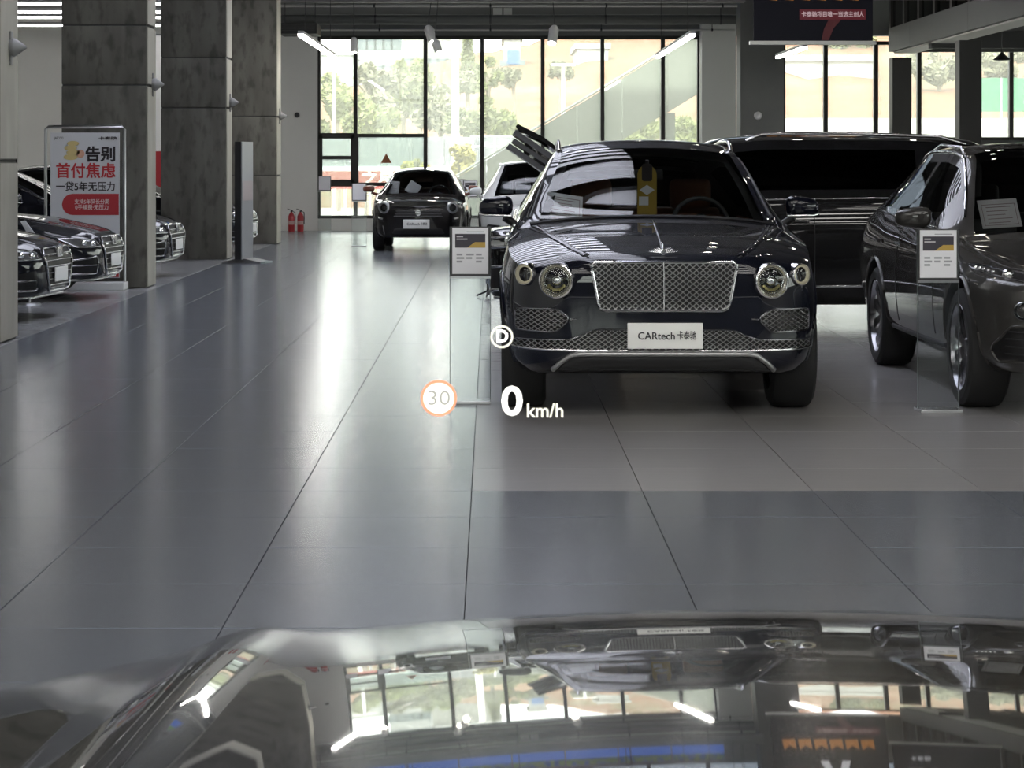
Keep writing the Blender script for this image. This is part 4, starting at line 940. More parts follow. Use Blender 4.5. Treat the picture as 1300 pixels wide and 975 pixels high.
def gen_table(L, W, Ht, z0, z1, yc, yh, yr, belt, zs=.24, tail=None, wtop=.61, nose=1.0):
    """generic body: nose top z0, cowl z1 at yc, header yh, roof end yr"""
    k = W/1.98; tail = tail or belt+.02; R = []
    zm = .40+.35*z0
    for y, a, b, wl, wm, wb, wt, d in ((0, .36, .40, .50, .57, .54, .46, .04), (.05*nose, .30, .36, .66, .71, .68, .52, .02), (.15*nose, .27, .34, .79, .83, .80, .57, .005), (.35*nose, .25, .34, .885, .93, .895, .63, -.015), (.65, .24, .36, .935, .97, .93, .68, -.04)):
        zt_ = z0-d if d > 0 else z0+(-d)*((z1-z0)/.12)*.6
        R.append((y, a-.24+zs, wl*k, b-.24+zs, wm*k, zm-.02 if y < .1 else zm, wb*k, zt_-.085, wt*k, zt_-.012, zt_+.005))
    R.append((yc-.02, zs, .95*k, zs+.12, .985*k, zm+.03, .93*k, min(belt-.02, z1-.05), .80*k, z1-.045, z1))
    ym = (yc+yh)/2
    R.append((ym, zs, .95*k, zs+.12, .985*k, zm+.04, .93*k, belt, (.80+wtop)/2*k, (z1+Ht)/2-.05, (z1+Ht)/2+.03))
    R.append((yh, zs, .95*k, zs+.12, .985*k, zm+.05, .93*k, belt+.01, wtop*k, Ht-.10, Ht-.035))
    R.append((yh+.5, zs, .95*k, zs+.12, .985*k, zm+.05, .93*k, belt+.02, wtop*k, Ht-.055, Ht))
    R.append(((yh+yr)/2+.35, zs, .95*k, zs+.12, .985*k, zm+.05, .93*k, belt+.03, wtop*k, Ht-.06, Ht-.005))
    R.append((yr, zs, .95*k, zs+.12, .98*k, zm+.06, .925*k, belt+.05, (wtop-.02)*k, Ht-.11, Ht-.045))
    R.append((L-.22, zs+.06, .90*k, zs+.16, .95*k, zm+.08, .88*k, tail, .70*k, tail+.10, tail+.13))
    R.append((L-.04, zs+.12, .80*k, zs+.24, .87*k, zm+.08, .80*k, tail-.08, .62*k, tail, tail+.02))
    R.append((L, zs+.20, .66*k, zs+.30, .74*k, zm+.08, .68*k, tail-.16, .54*k, tail-.08, tail-.06))
    return R
def arch_trim(car, ay, wr, m=None, r=.014, track=.97):
    for sx, d in ((-1, 'left'), (1, 'right')):
        pts = []
        for i in range(17):
            a = -.15+(PI+.3)*i/16; y = ay+math.cos(a)*(wr+.07); z = wr+math.sin(a)*(wr+.07)
            if z < .22: continue
            p = hit(car, y, z, d, .0)
            if p is not None and abs(p.x) > .5: pts.append(p)
        if len(pts) > 3:
            bm = bmesh.new(); bm_tube(bm, pts, r, 6); obj('arch_lip', bm, m or car.body.data.materials[0], car.root, 60)
def cabin(car, y0, y1, wd, z, seatm, dashm=None, wheel_x=None, seats=True, zfloor=.35):
    """dashboard, front and rear seats and a steering wheel"""
    dm = dashm or mat('dash_black', (.015,.015,.016), .6)
    soft('dashboard', dm, car.root, (-wd, wd, y0, y0+.42, z-.30, z-.02), .06)
    if seats:
        for x in (-wd*.5, wd*.5): seat(car.root, x, y0+.85, zfloor, seatm)
        soft('rear_bench', seatm, car.root, (-wd*.9, wd*.9, 0, .14, 0, .62), .06, (0, y0+2.25, zfloor+.15), (-.25, 0, 0))
    if wheel_x is not None:
        bm = bmesh.new(); M = Matrix.Translation((wheel_x, y0+.50, z-.03)) @ Matrix.Rotation(math.radians(62), 4, 'X')
        bm_lathe(bm, [(.185+.016*math.cos(a), .016*math.sin(a)) for a in [2*PI*i/8 for i in range(8)]], 28, M, close=True); bm_lathe(bm, [(0,.02),(.06,.015),(.06,-.02),(0,-.02)], 14, M)
        for a in (0, PI*.5, PI): bm_tube(bm, [M @ Vector((0,0,0)), M @ Vector((.18*math.cos(a+PI), .18*math.sin(a+PI), 0))], .014, 6)
        obj('steering_wheel', bm, black_pl, car.root, 60)
# ---------------------------------------------------------------- the big dark SUV in the middle
def paint(name, col, rough=.18, flake=0): return mat(name, col, .45, 0, .08, coat=1.0)
navy = paint('paint_navy_black', (.0035,.0045,.011))
B = [(0.00, .37, .50, .40, .565, .62, .545, .86, .455, .935, .955),
     (0.05, .31, .66, .36, .715, .62, .680, .89, .520, .965, .985),
     (0.15, .28, .79, .34, .835, .62, .805, .905, .580, .990, 1.010),
     (0.35, .25, .885, .34, .930, .66, .900, .945, .640, 1.025, 1.050),
     (0.65, .24, .935, .36, .970, .72, .930, .995, .690, 1.065, 1.095),
     (1.00, .24, .945, .36, .985, .75, .940, 1.035, .735, 1.095, 1.135),
     (1.42, .24, .95, .36, .985, .76, .930, 1.075, .815, 1.120, 1.175),
     (1.62, .24, .95, .36, .985, .76, .930, 1.085, .785, 1.205, 1.285),
     (1.90, .24, .95, .36, .985, .76, .930, 1.095, .725, 1.375, 1.450),
     (2.30, .24, .95, .36, .985, .76, .930, 1.105, .635, 1.575, 1.640),
     (2.75, .24, .95, .36, .985, .76, .930, 1.115, .615, 1.640, 1.700),
     (3.50, .24, .95, .36, .985, .77, .930, 1.130, .610, 1.640, 1.700),
     (4.20, .24, .95, .36, .985, .78, .925, 1.150, .595, 1.585, 1.650),
     (4.62, .26, .94, .38, .975, .80, .910, 1.150, .580, 1.500, 1.560),
     (4.95, .32, .88, .42, .940, .82, .870, 1.110, .680, 1.200, 1.240),
     (5.10, .40, .78, .48, .860, .82, .790, 1.000, .620, 1.060, 1.080),
     (5.14, .46, .68, .52, .760, .82, .700, .950, .560, .990, 1.000)]
clear_ws = glass('screen_glass', (.80,.84,.84), 1.52)
sv = make_car('luxury_suv', 'large navy-black luxury SUV facing the viewer with a chrome mesh grille and twin round lamps', 'car', B, (1.03, 13.79, 0), math.radians(-1.1), navy,
              regions=win_regions(1.44, 2.30, 4.20, 4.70, ((2.95, 3.05), (3.95, 4.02))), glassm=clear_ws, axles=(.88, 3.87), wr=.388, ww=.275, track=.975)
R = sv.root
hole = mat('grille_dark', (.006,.006,.007), .5)
mesh_m = mat('mesh_chrome', (.66,.66,.67), .28, 1)
# main grille
G = roundpoly([(-.381,.656),(.381,.656),(.437,.946),(-.437,.946)], [.05,.05,.035,.035])
g = patch_on(sv, 'grille', G, hole, .006, nx=40)
lattice_on(sv, 'grille_mesh', G, .040, .82, .0029, mesh_m, .014, g)
line_on(sv, 'grille_frame', G, .011, chrome, .012, closed=True, parent=g)
line_on(sv, 'centre_bar', [(0,.658),(0,.944)], .006, chrome, .020, parent=g)
# bonnet: shut lines, centre spine, badge
for sx in (-1, 1):
    line_on(sv, 'bonnet_gap', [(sx*.445,.05),(sx*.50,.12),(sx*.60,.40),(sx*.70,.80),(sx*.80,1.30)], .006, mat('gap_black', (.002,.002,.002), .6), -.002, 'top')
    line_on(sv, 'bonnet_ridge', [(sx*.46,.09),(sx*.54,.26),(sx*.635,.60),(sx*.70,.95),(sx*.76,1.35)], .040, navy, -.031, 'top', n=12)
line_on(sv, 'bonnet_spine', [(0,.10),(0,.6),(0,1.32)], .012, navy, -.006, 'top', n=8)
p = hit(sv, 0, .975, 'front', 0) or Vector((0,.02,.975)); bz = hit(sv, 0, .075, 'top', .0)
em = thing('tmp', '', ''); bpy.data.objects.remove(em)
bm = bmesh.new()
for sx in (-1, 1):
    for k in range(4):
        a = Vector((sx*.012, 0, .004+.006*k)); b = Vector((sx*(.085-.014*k), .004, .012+.007*k)); bm_tube(bm, [a, b], [.006, .0025], 6)
bm_lathe(bm, [(0,.008),(.018,.006),(.018,-.004),(0,-.004)], 16, Matrix.Translation((0,0,.010)) @ Matrix.Rotation(PI/2, 4, 'X'))
e = obj('wing_badge', bm, chrome, R, 60); e.location = (0, bz.y-.025, bz.z+.004)
bm = bmesh.new(); bm_tube(bm, [(0, .0, 0), (0, .03, .03), (0, .05, .05)], [.010, .009, .004], 8); e = obj('bonnet_mascot', bm, chrome, R, 60); e.location = (0, bz.y-.01, bz.z+.01)
# round lamps
lens = glass('lamp_lens', (.92,.94,.95), 1.5); crystal = mat('lamp_crystal', (.85,.86,.86), .08, 1); amber = mat('lamp_amber', (.62,.55,.22), .25, .6)
def round_lamp(car, x, z, r, yaw, big, off=.0, body=chrome, inner=None, ringm=None):
    p = hit(car, x, z, 'front', off)
    o = bpy.data.objects.new('headlamp', None); 
    M = Matrix.Rotation(yaw, 4, 'Z') @ Matrix.Rotation(PI/2, 4, 'X')       # local z -> -y (outwards)
    bm = bmesh.new(); bm_lathe(bm, [(r*.86,.012),(r*.93,.028),(r*1.0,.024),(r*1.03,.0),(r*1.03,-.06),(r*.86,-.06)], 40, M, close=True)
    o = obj('headlamp', bm, body, car.root, 50); o.location = p
    bm = bmesh.new(); bm_lathe(bm, [(0,-.05),(r*.3,-.05),(r*.86,-.01),(r*.88,.006)], 40, M); obj('reflector', bm, inner or mat('lamp_dark', (.03,.03,.035), .25, .5), o, 50)
    if big:
        bm = bmesh.new(); bm_lathe(bm, [(0,.022),(r*.16,.018),(r*.28,.006),(r*.34,-.02)], 24, M); obj('projector', bm, crystal, o, 60)
        bm = bmesh.new()
        for k in range(40):
            a = 2*PI*k/40; rr = r*.70; c0 = M @ Matrix.Rotation(a, 4, 'Z') @ Matrix.Translation((rr, 0, .004))
            bm_lathe(bm, [(0,.010),(r*.055,.004),(r*.06,-.008),(0,-.01)], 5, c0)
        obj('crystal_ring', bm, crystal, o)
        bm = bmesh.new(); bm_lathe(bm, [(r*.78,.010),(r*.84,.012),(r*.85,.004),(r*.78,.002)], 40, M, close=True); obj('light_ring', bm, mat('light_ring', (.8,.78,.70), .15, .8, emit=(1,.93,.70), estr=.05), o, 50)
        bm = bmesh.new()
        for sx in (-1, 1): bm_tube(bm, [M @ Vector((sx*r*.30, r*.06, .012)), M @ Vector((sx*r*.64, r*.14, .012))], .009, 6)
        obj('lamp_bar', bm, crystal, o)
        bm = bmesh.new()
        for k in range(7):
            a = PI*1.2+PI*.6*k/6; bm_lathe(bm, [(0,.014),(r*.09,.008),(r*.10,0),(0,-.004)], 8, M @ Matrix.Translation((r*.52*math.cos(a), r*.52*math.sin(a), .002)))
        obj('amber_cells', bm, amber, o)
    else:
        bm = bmesh.new(); bm_lathe(bm, [(r*.68,.016),(r*.84,.020),(r*.87,.008),(r*.68,.004)], 36, M, close=True); obj('light_ring', bm, (ringm or mat('ring_warm', (.85,.80,.62), .2, .6, emit=(1,.92,.68), estr=.10)), o, 50)
    bm = bmesh.new(); bm_lathe(bm, [(0,.05),(r*.4,.046),(r*.75,.034),(r*.9,.02)], 32, M); obj('lens', bm, lens, o, 60)
    return o
for sx in (-1, 1):
    round_lamp(sv, sx*.637, .835, .105, sx*.28, True, .012); round_lamp(sv, sx*.822, .868, .066, sx*.55, False, .014)
# side intakes
for sx in (-1, 1):
    S = [(.885,.662),(.64,.668),(.585,.635),(.562,.605),(.640,.528),(.885,.535)]; S = roundpoly([(sx*a, b) for a, b in S], [.03,.04,.02,.03,.03,.02])
    k = patch_on(sv, 'side_intake', S, hole, .004); lattice_on(sv, 'intake_mesh', S, .040, .66, .0027, mesh_m, .010, k); line_on(sv, 'intake_frame', S, .006, dchrome, .010, closed=True, parent=k)
    line_on(sv, 'intake_spur', [(sx*.562,.605),(sx*.52,.608)], .006, chrome, .012)
LG = roundpoly([(-.905,.425),(.905,.425),(.90,.478),(.56,.484),(.47,.515),(.42,.545),(-.42,.545),(-.47,.515),(-.56,.484),(-.90,.478)], [.015,.015,.015,.04,.03,.05,.05,.03,.04,.015])
k = patch_on(sv, 'lower_grille', LG, hole, .004, nx=60); lattice_on(sv, 'lower_mesh', LG, .040, .70, .0028, mesh_m, .010, k)
line_on(sv, 'lower_trim', [(-.915,.425),(-.5,.420),(.5,.420),(.915,.425)], .007, chrome, .010); line_on(sv, 'upper_trim', LG[12:-1], .005, dchrome, .010)
SKI = [(-.66,.300),(-.61,.350),(-.55,.392),(-.50,.400),(.50,.400),(.55,.392),(.61,.350),(.66,.300)]
line_on(sv, 'skid_trim', SKI, .016, mat('skid_silver', (.45,.45,.46), .35, .9), .016, n=8)
patch_on(sv, 'skid_plate', [(-.63,.30),(-.55,.385),(.55,.385),(.63,.30)], mat('skid_dark', (.03,.03,.032), .5), .010, nx=40)
plate(sv, .005, .510, .447, .155, .035)
for sx in (-1, 1):
    side_mirror(sv, sx, (sx*1.03, 1.82, 1.235), (.23, .15, .155), navy, -.11)
    bm = bmesh.new(); pts = [hit(sv, sx*.60, y, 'top', .0)+Vector((0,0,dz_)) for y, dz_ in ((2.45,.0),(2.53,.040),(2.7,.045),(3.3,.045),(3.9,.045),(4.15,.0))]; bm_tube(bm, pts, .014, 8); obj('roof_rail', bm, chrome, R, 60)
    line_on(sv, 'pillar_trim', [(sx*.80,1.56),(sx*.725,1.90),(sx*.64,2.29)], .012, black_pl, -.002, 'top')
    line_on(sv, 'window_trim', [(1.75,1.12),(2.6,1.135),(3.4,1.15),(4.1,1.17)], .010, chrome, .002, 'left' if sx < 0 else 'right')
    line_on(sv, 'door_gap', [(1.62,1.05),(1.60,.75),(1.66,.42)], .004, MATS['gap_black'], .0, 'left' if sx < 0 else 'right')
    line_on(sv, 'door_gap', [(2.98,1.08),(2.98,.75),(2.98,.42)], .004, MATS['gap_black'], .0, 'left' if sx < 0 else 'right')
    line_on(sv, 'sill_trim', [(1.45,.34),(2.3,.33),(3.3,.33)], .016, dchrome, .0, 'left' if sx < 0 else 'right')
    for y in (2.75, 3.75): line_on(sv, 'door_handle', [(y,.98),(y+.2,.985)], .014, chrome, .012, 'left' if sx < 0 else 'right')
arch_trim(sv, .88, .388); arch_trim(sv, 3.87, .388)
line_on(sv, 'windscreen_seal', [(-.80,1.46),(-.4,1.44),(.4,1.44),(.80,1.46)], .014, black_pl, .0, 'top')
tan = mat('seat_tan', (.42,.16,.065), .5); brown = mat('seat_brown', (.24,.095,.045), .5)
cabin(sv, 1.50, 4.0, .72, 1.16, brown, wheel_x=.36, zfloor=.46)
for sx in (-1, 1): soft('door_card', tan, R, (-.015, .015, 1.75, 4.1, .5, 1.13), .01, (sx*.80, 0, 0))
bm = bmesh.new(); bm_box(bm, -.11, .11, -.02, .02, -.035, .035, bevel=.012); o = obj('rear_view_mirror', bm, black_pl, R, 60); o.location = (.0, 2.12, 1.455)
bm = bmesh.new(); bm_tube(bm, [(0,0,.02),(0,-.03,.10)], .014, 6); obj('mirror_stem', bm, black_pl, o)
# things inside the windscreen
def in_car(car, name, label, cat, p, rz=0):
    M = Matrix.Translation(car.root.location) @ Matrix.Rotation(car.root.rotation_euler[2], 4, 'Z'); q = M @ Vector(p)
    return thing(name, label, cat, tuple(q), car.root.rotation_euler[2]+rz)
def dash_sheet(car, label, p, w_, h_, lean, roll=0.0, rz=0):
    t = in_car(car, 'dash_sheet', label, 'paper', p, rz); t['group'] = 'sheets on dashboards'
    o = soft('card', mat('dash_paper', (.90,.88,.90), .6), t, (-w_/2, w_/2, -.002, .002, 0, h_), .0008, seg=1); o.rotation_euler = (-lean, roll, 0)
    bm = bmesh.new(); a, b, r_ = w_/2-.02, h_-.04, .0015
    for d in ((-a, a, .02, .02+r_*2), (-a, a, b, b+r_*2)): bm_box(bm, d[0], d[1], -.0035, -.002, d[2], d[3])
    for d in ((-a, -a+r_*2), (a-r_*2, a)): bm_box(bm, d[0], d[1], -.0035, -.002, .02, b)
    for k in range(5): bm_box(bm, -w_*.32, w_*(.30-.08*(k % 3)), -.0035, -.002, h_*.72-.03*k, h_*.72-.03*k+.004)
    obj('print', bm, mat('dash_print', (.35,.22,.24), .6), o); return t
dash_sheet(sv, 'white bordered sheet on the dashboard of the big navy-black SUV', (-.58, 1.72, 1.165), .26, .22, .75, .15, .1)
tg = in_car(sv, 'hanging_tag', 'yellow tag hanging from the inside mirror of the big SUV', 'tag', (-.0, 2.09, 1.43))
bm = bmesh.new(); tp = roundpoly([(-.066,-.29),(.066,-.29),(.066,.05),(.03,.09),(-.03,.09),(-.066,.05)], .03); bm_prism(bm, tp, 'y', -.003, .003); obj('tag_card', bm, mat('tag_yellow', (.40,.26,.03), .5), tg)
bm = bmesh.new(); bm_prism(bm, [(-.052,-.08),(0,-.045),(.052,-.08),(0,-.115)], 'y', -.0045, -.003); bm_box(bm, -.055, .01, -.0045, -.003, -.185, -.125); obj('tag_print', bm, white_paper, tg)
bm = bmesh.new(); bm_prism(bm, roundpoly([(-.036,-.02),(.036,-.02),(.036,.10),(-.036,.10)], .02), 'y', -.0046, -.003); obj('tag_hole', bm, mat('tag_dark', (.03,.02,.02), .6), tg)

# ---------------------------------------------------------------- grey SUV at the right edge
gry = paint('paint_graphite', (.042,.040,.038))
Tg = gen_table(5.0, 1.97, 1.68, .90, 1.09, 1.52, 2.42, 4.0, 1.08, zs=.25, wtop=.60)
lv = make_car('graphite_suv', 'graphite SUV cut by the right edge of the view, seen from its front corner', 'car', Tg, (3.93, 13.72, 0), math.radians(.5), gry, regions=win_regions(1.54, 2.42, 4.0, 4.6, ((3.02, 3.10),), .5), glassm=glass('tint_glass', (.60,.62,.62), 1.52), axles=(.93, 3.93), wr=.375, ww=.265, track=.975, wheel_kw=dict(spokes=10, rimm=dchrome))
for sx in (-1, 1):
    HL = roundpoly([(sx*.60,.79),(sx*.90,.865),(sx*.93,.90),(sx*.88,.905),(sx*.62,.855)], .02)
    k = patch_on(lv, 'headlamp', HL, mat('lamp_dark', (.03,.03,.035), .25, .5), .004); line_on(lv, 'lamp_edge', HL, .006, dchrome, .006, closed=True, parent=k)
    for x, z in ((.70,.835),(.79,.858)):
        p = hit(lv, sx*x, z, 'front', .0); bm = bmesh.new(); bm_lathe(bm, [(0,.03),(.02,.026),(.034,.01),(.036,-.02)], 16, Matrix.Translation(p) @ Matrix.Rotation(PI/2, 4, 'X')); obj('projector', bm, crystal, k, 60)
    bm = bmesh.new()
    for q in range(5): p = hit(lv, sx*(.84+.014*q), .868+.004*q, 'front', .01); bm_lathe(bm, [(0,.012),(.010,.008),(.012,-.01)], 8, Matrix.Translation(p) @ Matrix.Rotation(PI/2, 4, 'X'))
    obj('crystal_cells', bm, crystal, k)
    round_lamp(lv, sx*.76, .655, .055, sx*.5, False, .012, inner=crystal, ringm=chrome)
    BI = roundpoly([(sx*.86,.33),(sx*.90,.42),(sx*.82,.56),(sx*.56,.56),(sx*.60,.36)], .03); k = patch_on(lv, 'corner_intake', BI, hole, .004); line_on(lv, 'intake_edge', BI, .010, gry, .006, closed=True, parent=k)
    for q in range(4): line_on(lv, 'intake_slat', [(sx*.62,.39+.045*q),(sx*.84,.39+.045*q)], .006, black_pl, .008, parent=k)
    side_mirror(lv, sx, (sx*1.05, 1.98, 1.16), (.24, .15, .16), gry, -.10, False)
    d = 'left' if sx < 0 else 'right'
    line_on(lv, 'window_trim', [(1.92,1.10),(2.6,1.12),(3.4,1.14),(4.1,1.17)], .009, chrome, .003, d)
    line_on(lv, 'roof_trim', [(sx*.76,1.72),(sx*.69,2.0),(sx*.61,2.42),(sx*.605,3.0),(sx*.60,3.9)], .012, chrome, .004, 'top')
    line_on(lv, 'door_gap', [(1.72,1.02),(1.70,.7),(1.74,.40)], .004, MATS['gap_black'], .0, d); line_on(lv, 'door_gap', [(3.05,1.04),(3.05,.7),(3.05,.40)], .004, MATS['gap_black'], .0, d)
    line_on(lv, 'sill_trim', [(1.5,.34),(2.3,.33),(3.4,.34)], .02, black_pl, .0, d)
    line_on(lv, 'bonnet_gap', [(sx*.62,.18),(sx*.74,.5),(sx*.80,1.0),(sx*.82,1.45)], .005, MATS['gap_black'], -.001, 'top')
    for q in range(3): line_on(lv, 'fender_vent', [(1.50+.07*q,.80),(1.54+.07*q,.80)], .018, black_pl, .0, d, step=.01)
    for y in (2.85, 3.75): line_on(lv, 'door_handle', [(y,.95),(y+.2,.955)], .014, gry, .014, d)
    bm = bmesh.new(); pts = [hit(lv, sx*.59, y, 'top', .0)+Vector((0,0,dz_)) for y, dz_ in ((2.52,.0),(2.62,.035),(3.3,.04),(3.9,.0))]; bm_tube(bm, pts, .014, 8); obj('roof_rail', bm, chrome, lv.root, 60)
MG = roundpoly([(-.30,.40),(.30,.40),(.42,.62),(.30,.80),(-.30,.80),(-.42,.62)], .06); k = patch_on(lv, 'grille', MG, hole, .005); line_on(lv, 'grille_frame', MG, .012, chrome, .010, closed=True, parent=k)
for q in range(9): line_on(lv, 'grille_slat', [(-.32+.08*q,.42),(-.32+.08*q,.78)], .008, chrome, .012, parent=k)
arch_trim(lv, .93, .375); arch_trim(lv, 3.93, .375)
cabin(lv, 1.62, 4, .70, 1.09, mat('seat_black', (.012,.012,.013), .6), wheel_x=.36, zfloor=.42)
dash_sheet(lv, 'white bordered sheet behind the windscreen of the graphite SUV at the right edge', (-.47, 1.88, 1.10), .27, .22, .55, -.06, .05)

# ---------------------------------------------------------------- long dark car parked crosswise, bonnet raised
brn = paint('paint_black_cross', (.006,.006,.007))
Tv = gen_table(5.25, 1.98, 1.80, .92, 1.14, 1.30, 2.20, 4.55, 1.17, zs=.22, wtop=.70, tail=1.2)
vn = make_car('long_black_car', 'long glossy black car parked crosswise behind the SUVs with its bonnet raised', 'car', Tv, (-.02, 22.3, 0), -PI/2, brn, regions=win_regions(1.32, 2.20, 4.58, 5.05, ((2.95, 3.05), (3.95, 4.02)), .35), glassm=glass('privacy_glass', (.05,.055,.06), 1.52), axles=(.93, 4.12), wr=.375, ww=.26, track=.965)
for d in ('left', 'right'):
    line_on(vn, 'sill_chrome', [(1.45,.40),(2.4,.39),(3.65,.40)], .012, chrome, .004, d); line_on(vn, 'window_trim', [(1.75,1.185),(3.0,1.20),(4.6,1.22)], .008, chrome, .003, d)
    line_on(vn, 'door_gap', [(3.0,1.1),(3.0,.7),(3.0,.36)], .004, MATS['gap_black'], .0, d); line_on(vn, 'door_gap', [(3.9,1.1),(3.86,.95)], .004, MATS['gap_black'], .0, d); line_on(vn, 'door_gap', [(1.6,1.08),(1.58,.7),(1.62,.36)], .004, MATS['gap_black'], .0, d)
    for y in (2.75, 3.7): line_on(vn, 'door_handle', [(y,1.0),(y+.2,1.0)], .014, chrome, .014, d)
for sx in (-1, 1):
    bm = bmesh.new(); pts = [hit(vn, sx*.66, y, 'top', .0)+Vector((0,0,dz_)) for y, dz_ in ((2.4,.0),(2.55,.05),(3.3,.055),(4.2,.05),(4.45,.0))]; bm_tube(bm, pts, .016, 8); obj('roof_rail', bm, chrome, vn.root, 60)
    side_mirror(vn, sx, (sx*1.07, 1.75, 1.22), (.22,.15,.16), brn, -.10)
    HL = roundpoly([(sx*.50,.72),(sx*.86,.76),(sx*.88,.86),(sx*.54,.82)], .02); patch_on(vn, 'headlamp', HL, crystal, .008); line_on(vn, 'lamp_edge', HL, .014, chrome, .010, closed=True)
    CV = roundpoly([(sx*.56,.34),(sx*.86,.36),(sx*.86,.58),(sx*.62,.56)], .03); patch_on(vn, 'corner_vent', CV, hole, .006); line_on(vn, 'vent_frame', CV, .016, chrome, .010, closed=True)
VG = roundpoly([(-.40,.40),(.40,.40),(.46,.80),(-.46,.80)], .05); k = patch_on(vn, 'grille', VG, hole, .005); line_on(vn, 'grille_frame', VG, .016, chrome, .014, closed=True, parent=k)
for q in range(5): line_on(vn, 'grille_bar', [(-.42,.46+.07*q),(.42,.46+.07*q)], .010, chrome, .014, parent=k)
line_on(vn, 'lip_chrome', [(-.80,.28),(0,.26),(.80,.28)], .014, chrome, .008)
arch_trim(vn, .93, .375); arch_trim(vn, 4.12, .375)
# engine bay cover plate and the raised bonnet with its ribs
prof = [(1.26,1.15),(.86,1.52),(.50,1.78),(.27,1.895),(.25,1.87),(.28,1.83),(.50,1.735),(.84,1.48),(1.22,1.11)]
bm = bmesh.new(); bm_prism(bm, prof, 'x', -.72, .72); bn = obj('raised_bonnet', bm, brn, vn.root)
ux, uz = .83, -.56      # down along the slope is (+y,-z); ribs sit below it
rib_m = mat('rib_grey', (.07,.07,.085), .25)
for k, (o0, o1, s0, s1) in enumerate(((.045,.095,.00,.70), (.095,.120,.13,.66), (.118,.160,.03,.62), (.158,.185,.16,.58), (.183,.235,.02,.54))):
    def q(s, o): return (.28+s*ux*1.1-o*.56, 1.88+s*uz*1.1-o*.83)
    bm = bmesh.new(); bm_prism(bm, [q(s0,o0), q(s1,o0), q(s1,o1), q(s0,o1)], 'x', -.68+.02*k, .68-.02*k); obj('bonnet_rib', bm, brn if k % 2 else rib_m, bn)
bm = bmesh.new(); bm_tube(bm, [(-.5,.62,.98),(-.45,.72,1.56)], .01, 6); obj('bonnet_stay', bm, steel, bn)

# ---------------------------------------------------------------- small black hatchback
hb_p = paint('paint_black_hatch', (.010,.009,.010))
Th = gen_table(3.7, 1.66, 1.44, .89, 1.00, .85, 1.62, 2.9, .96, zs=.22, wtop=.60)
Th[0] = (0, .36, .46, .40, .52, .58, .50, .76, .42, .84, .86)
ht = make_car('small_hatchback', 'small black hatchback with round lamps and brown mirrors before the windows', 'car', Th, (at(531,0,39.7).x, 39.65, 0), math.radians(-1), hb_p, regions=win_regions(.87, 1.62, 2.9, 3.5, ((2.2, 2.28),), .30), glassm=glass('hatch_glass', (.55,.58,.58), 1.5), axles=(.68, 3.0), wr=.31, ww=.20, track=.81, wheel_kw=dict(spokes=8))
for sx in (-1, 1):
    round_lamp(ht, sx*.585, .755, .098, sx*.4, False, .006, body=mat('bezel_grey', (.75,.76,.78), .3, .7), ringm=mat('ring_grey', (.78,.79,.80), .35))
    side_mirror(ht, sx, (sx*.93, 1.18, 1.06), (.21,.14,.13), mat('mirror_brown', (.16,.045,.025), .3, 0, .5, 1.0), -.09, False)
    FV = roundpoly([(sx*.58,.50),(sx*.70,.52),(sx*.69,.60),(sx*.58,.60)], .02); patch_on(ht, 'fog_vent', FV, hole, .004); line_on(ht, 'fog_chrome', [(sx*.60,.56),(sx*.68,.58)], .02, chrome, .006)
    line_on(ht, 'bumper_edge', [(sx*.58,.30),(sx*.61,.45)], .010, dchrome, .004)
HG = roundpoly([(-.40,.60),(.40,.60),(.36,.70),(-.36,.70)], .04); k = patch_on(ht, 'upper_grille', HG, hole, .004)
for q in range(3): line_on(ht, 'grille_bar', [(-.42+.02*q,.605+.045*q),(.42-.02*q,.605+.045*q)], .010, mat('bar_black', (.03,.03,.032), .3), .008, parent=k)
bm = bmesh.new(); bm_lathe(bm, [(0,.012),(.05,.010),(.055,0),(0,0)], 18, Matrix.Translation(hit(ht, 0, .665, 'front', .005)) @ Matrix.Rotation(PI/2, 4, 'X')); obj('round_badge', bm, dchrome, ht.root, 50)
LGh = roundpoly([(-.46,.30),(.46,.30),(.42,.40),(-.42,.40)], .04); patch_on(ht, 'lower_intake', LGh, hole, .004)
plate(ht, -.03, .475, .45, .155, .03)
cabin(ht, .95, 2.6, .60, .985, mat('seat_dark_red', (.05,.018,.014), .6), wheel_x=.30, zfloor=.32)
arch_trim(ht, .68, .31, black_pl, .02); arch_trim(ht, 3.0, .31, black_pl, .02)
dash_sheet(ht, 'left white sheet on the dashboard of the small black hatchback', (-.50, 1.12, .985), .20, .26, .6, .08)
dash_sheet(ht, 'tilted white sheet in the middle of the small hatchback windscreen', (-.20, 1.12, .985), .22, .27, .7, .55)

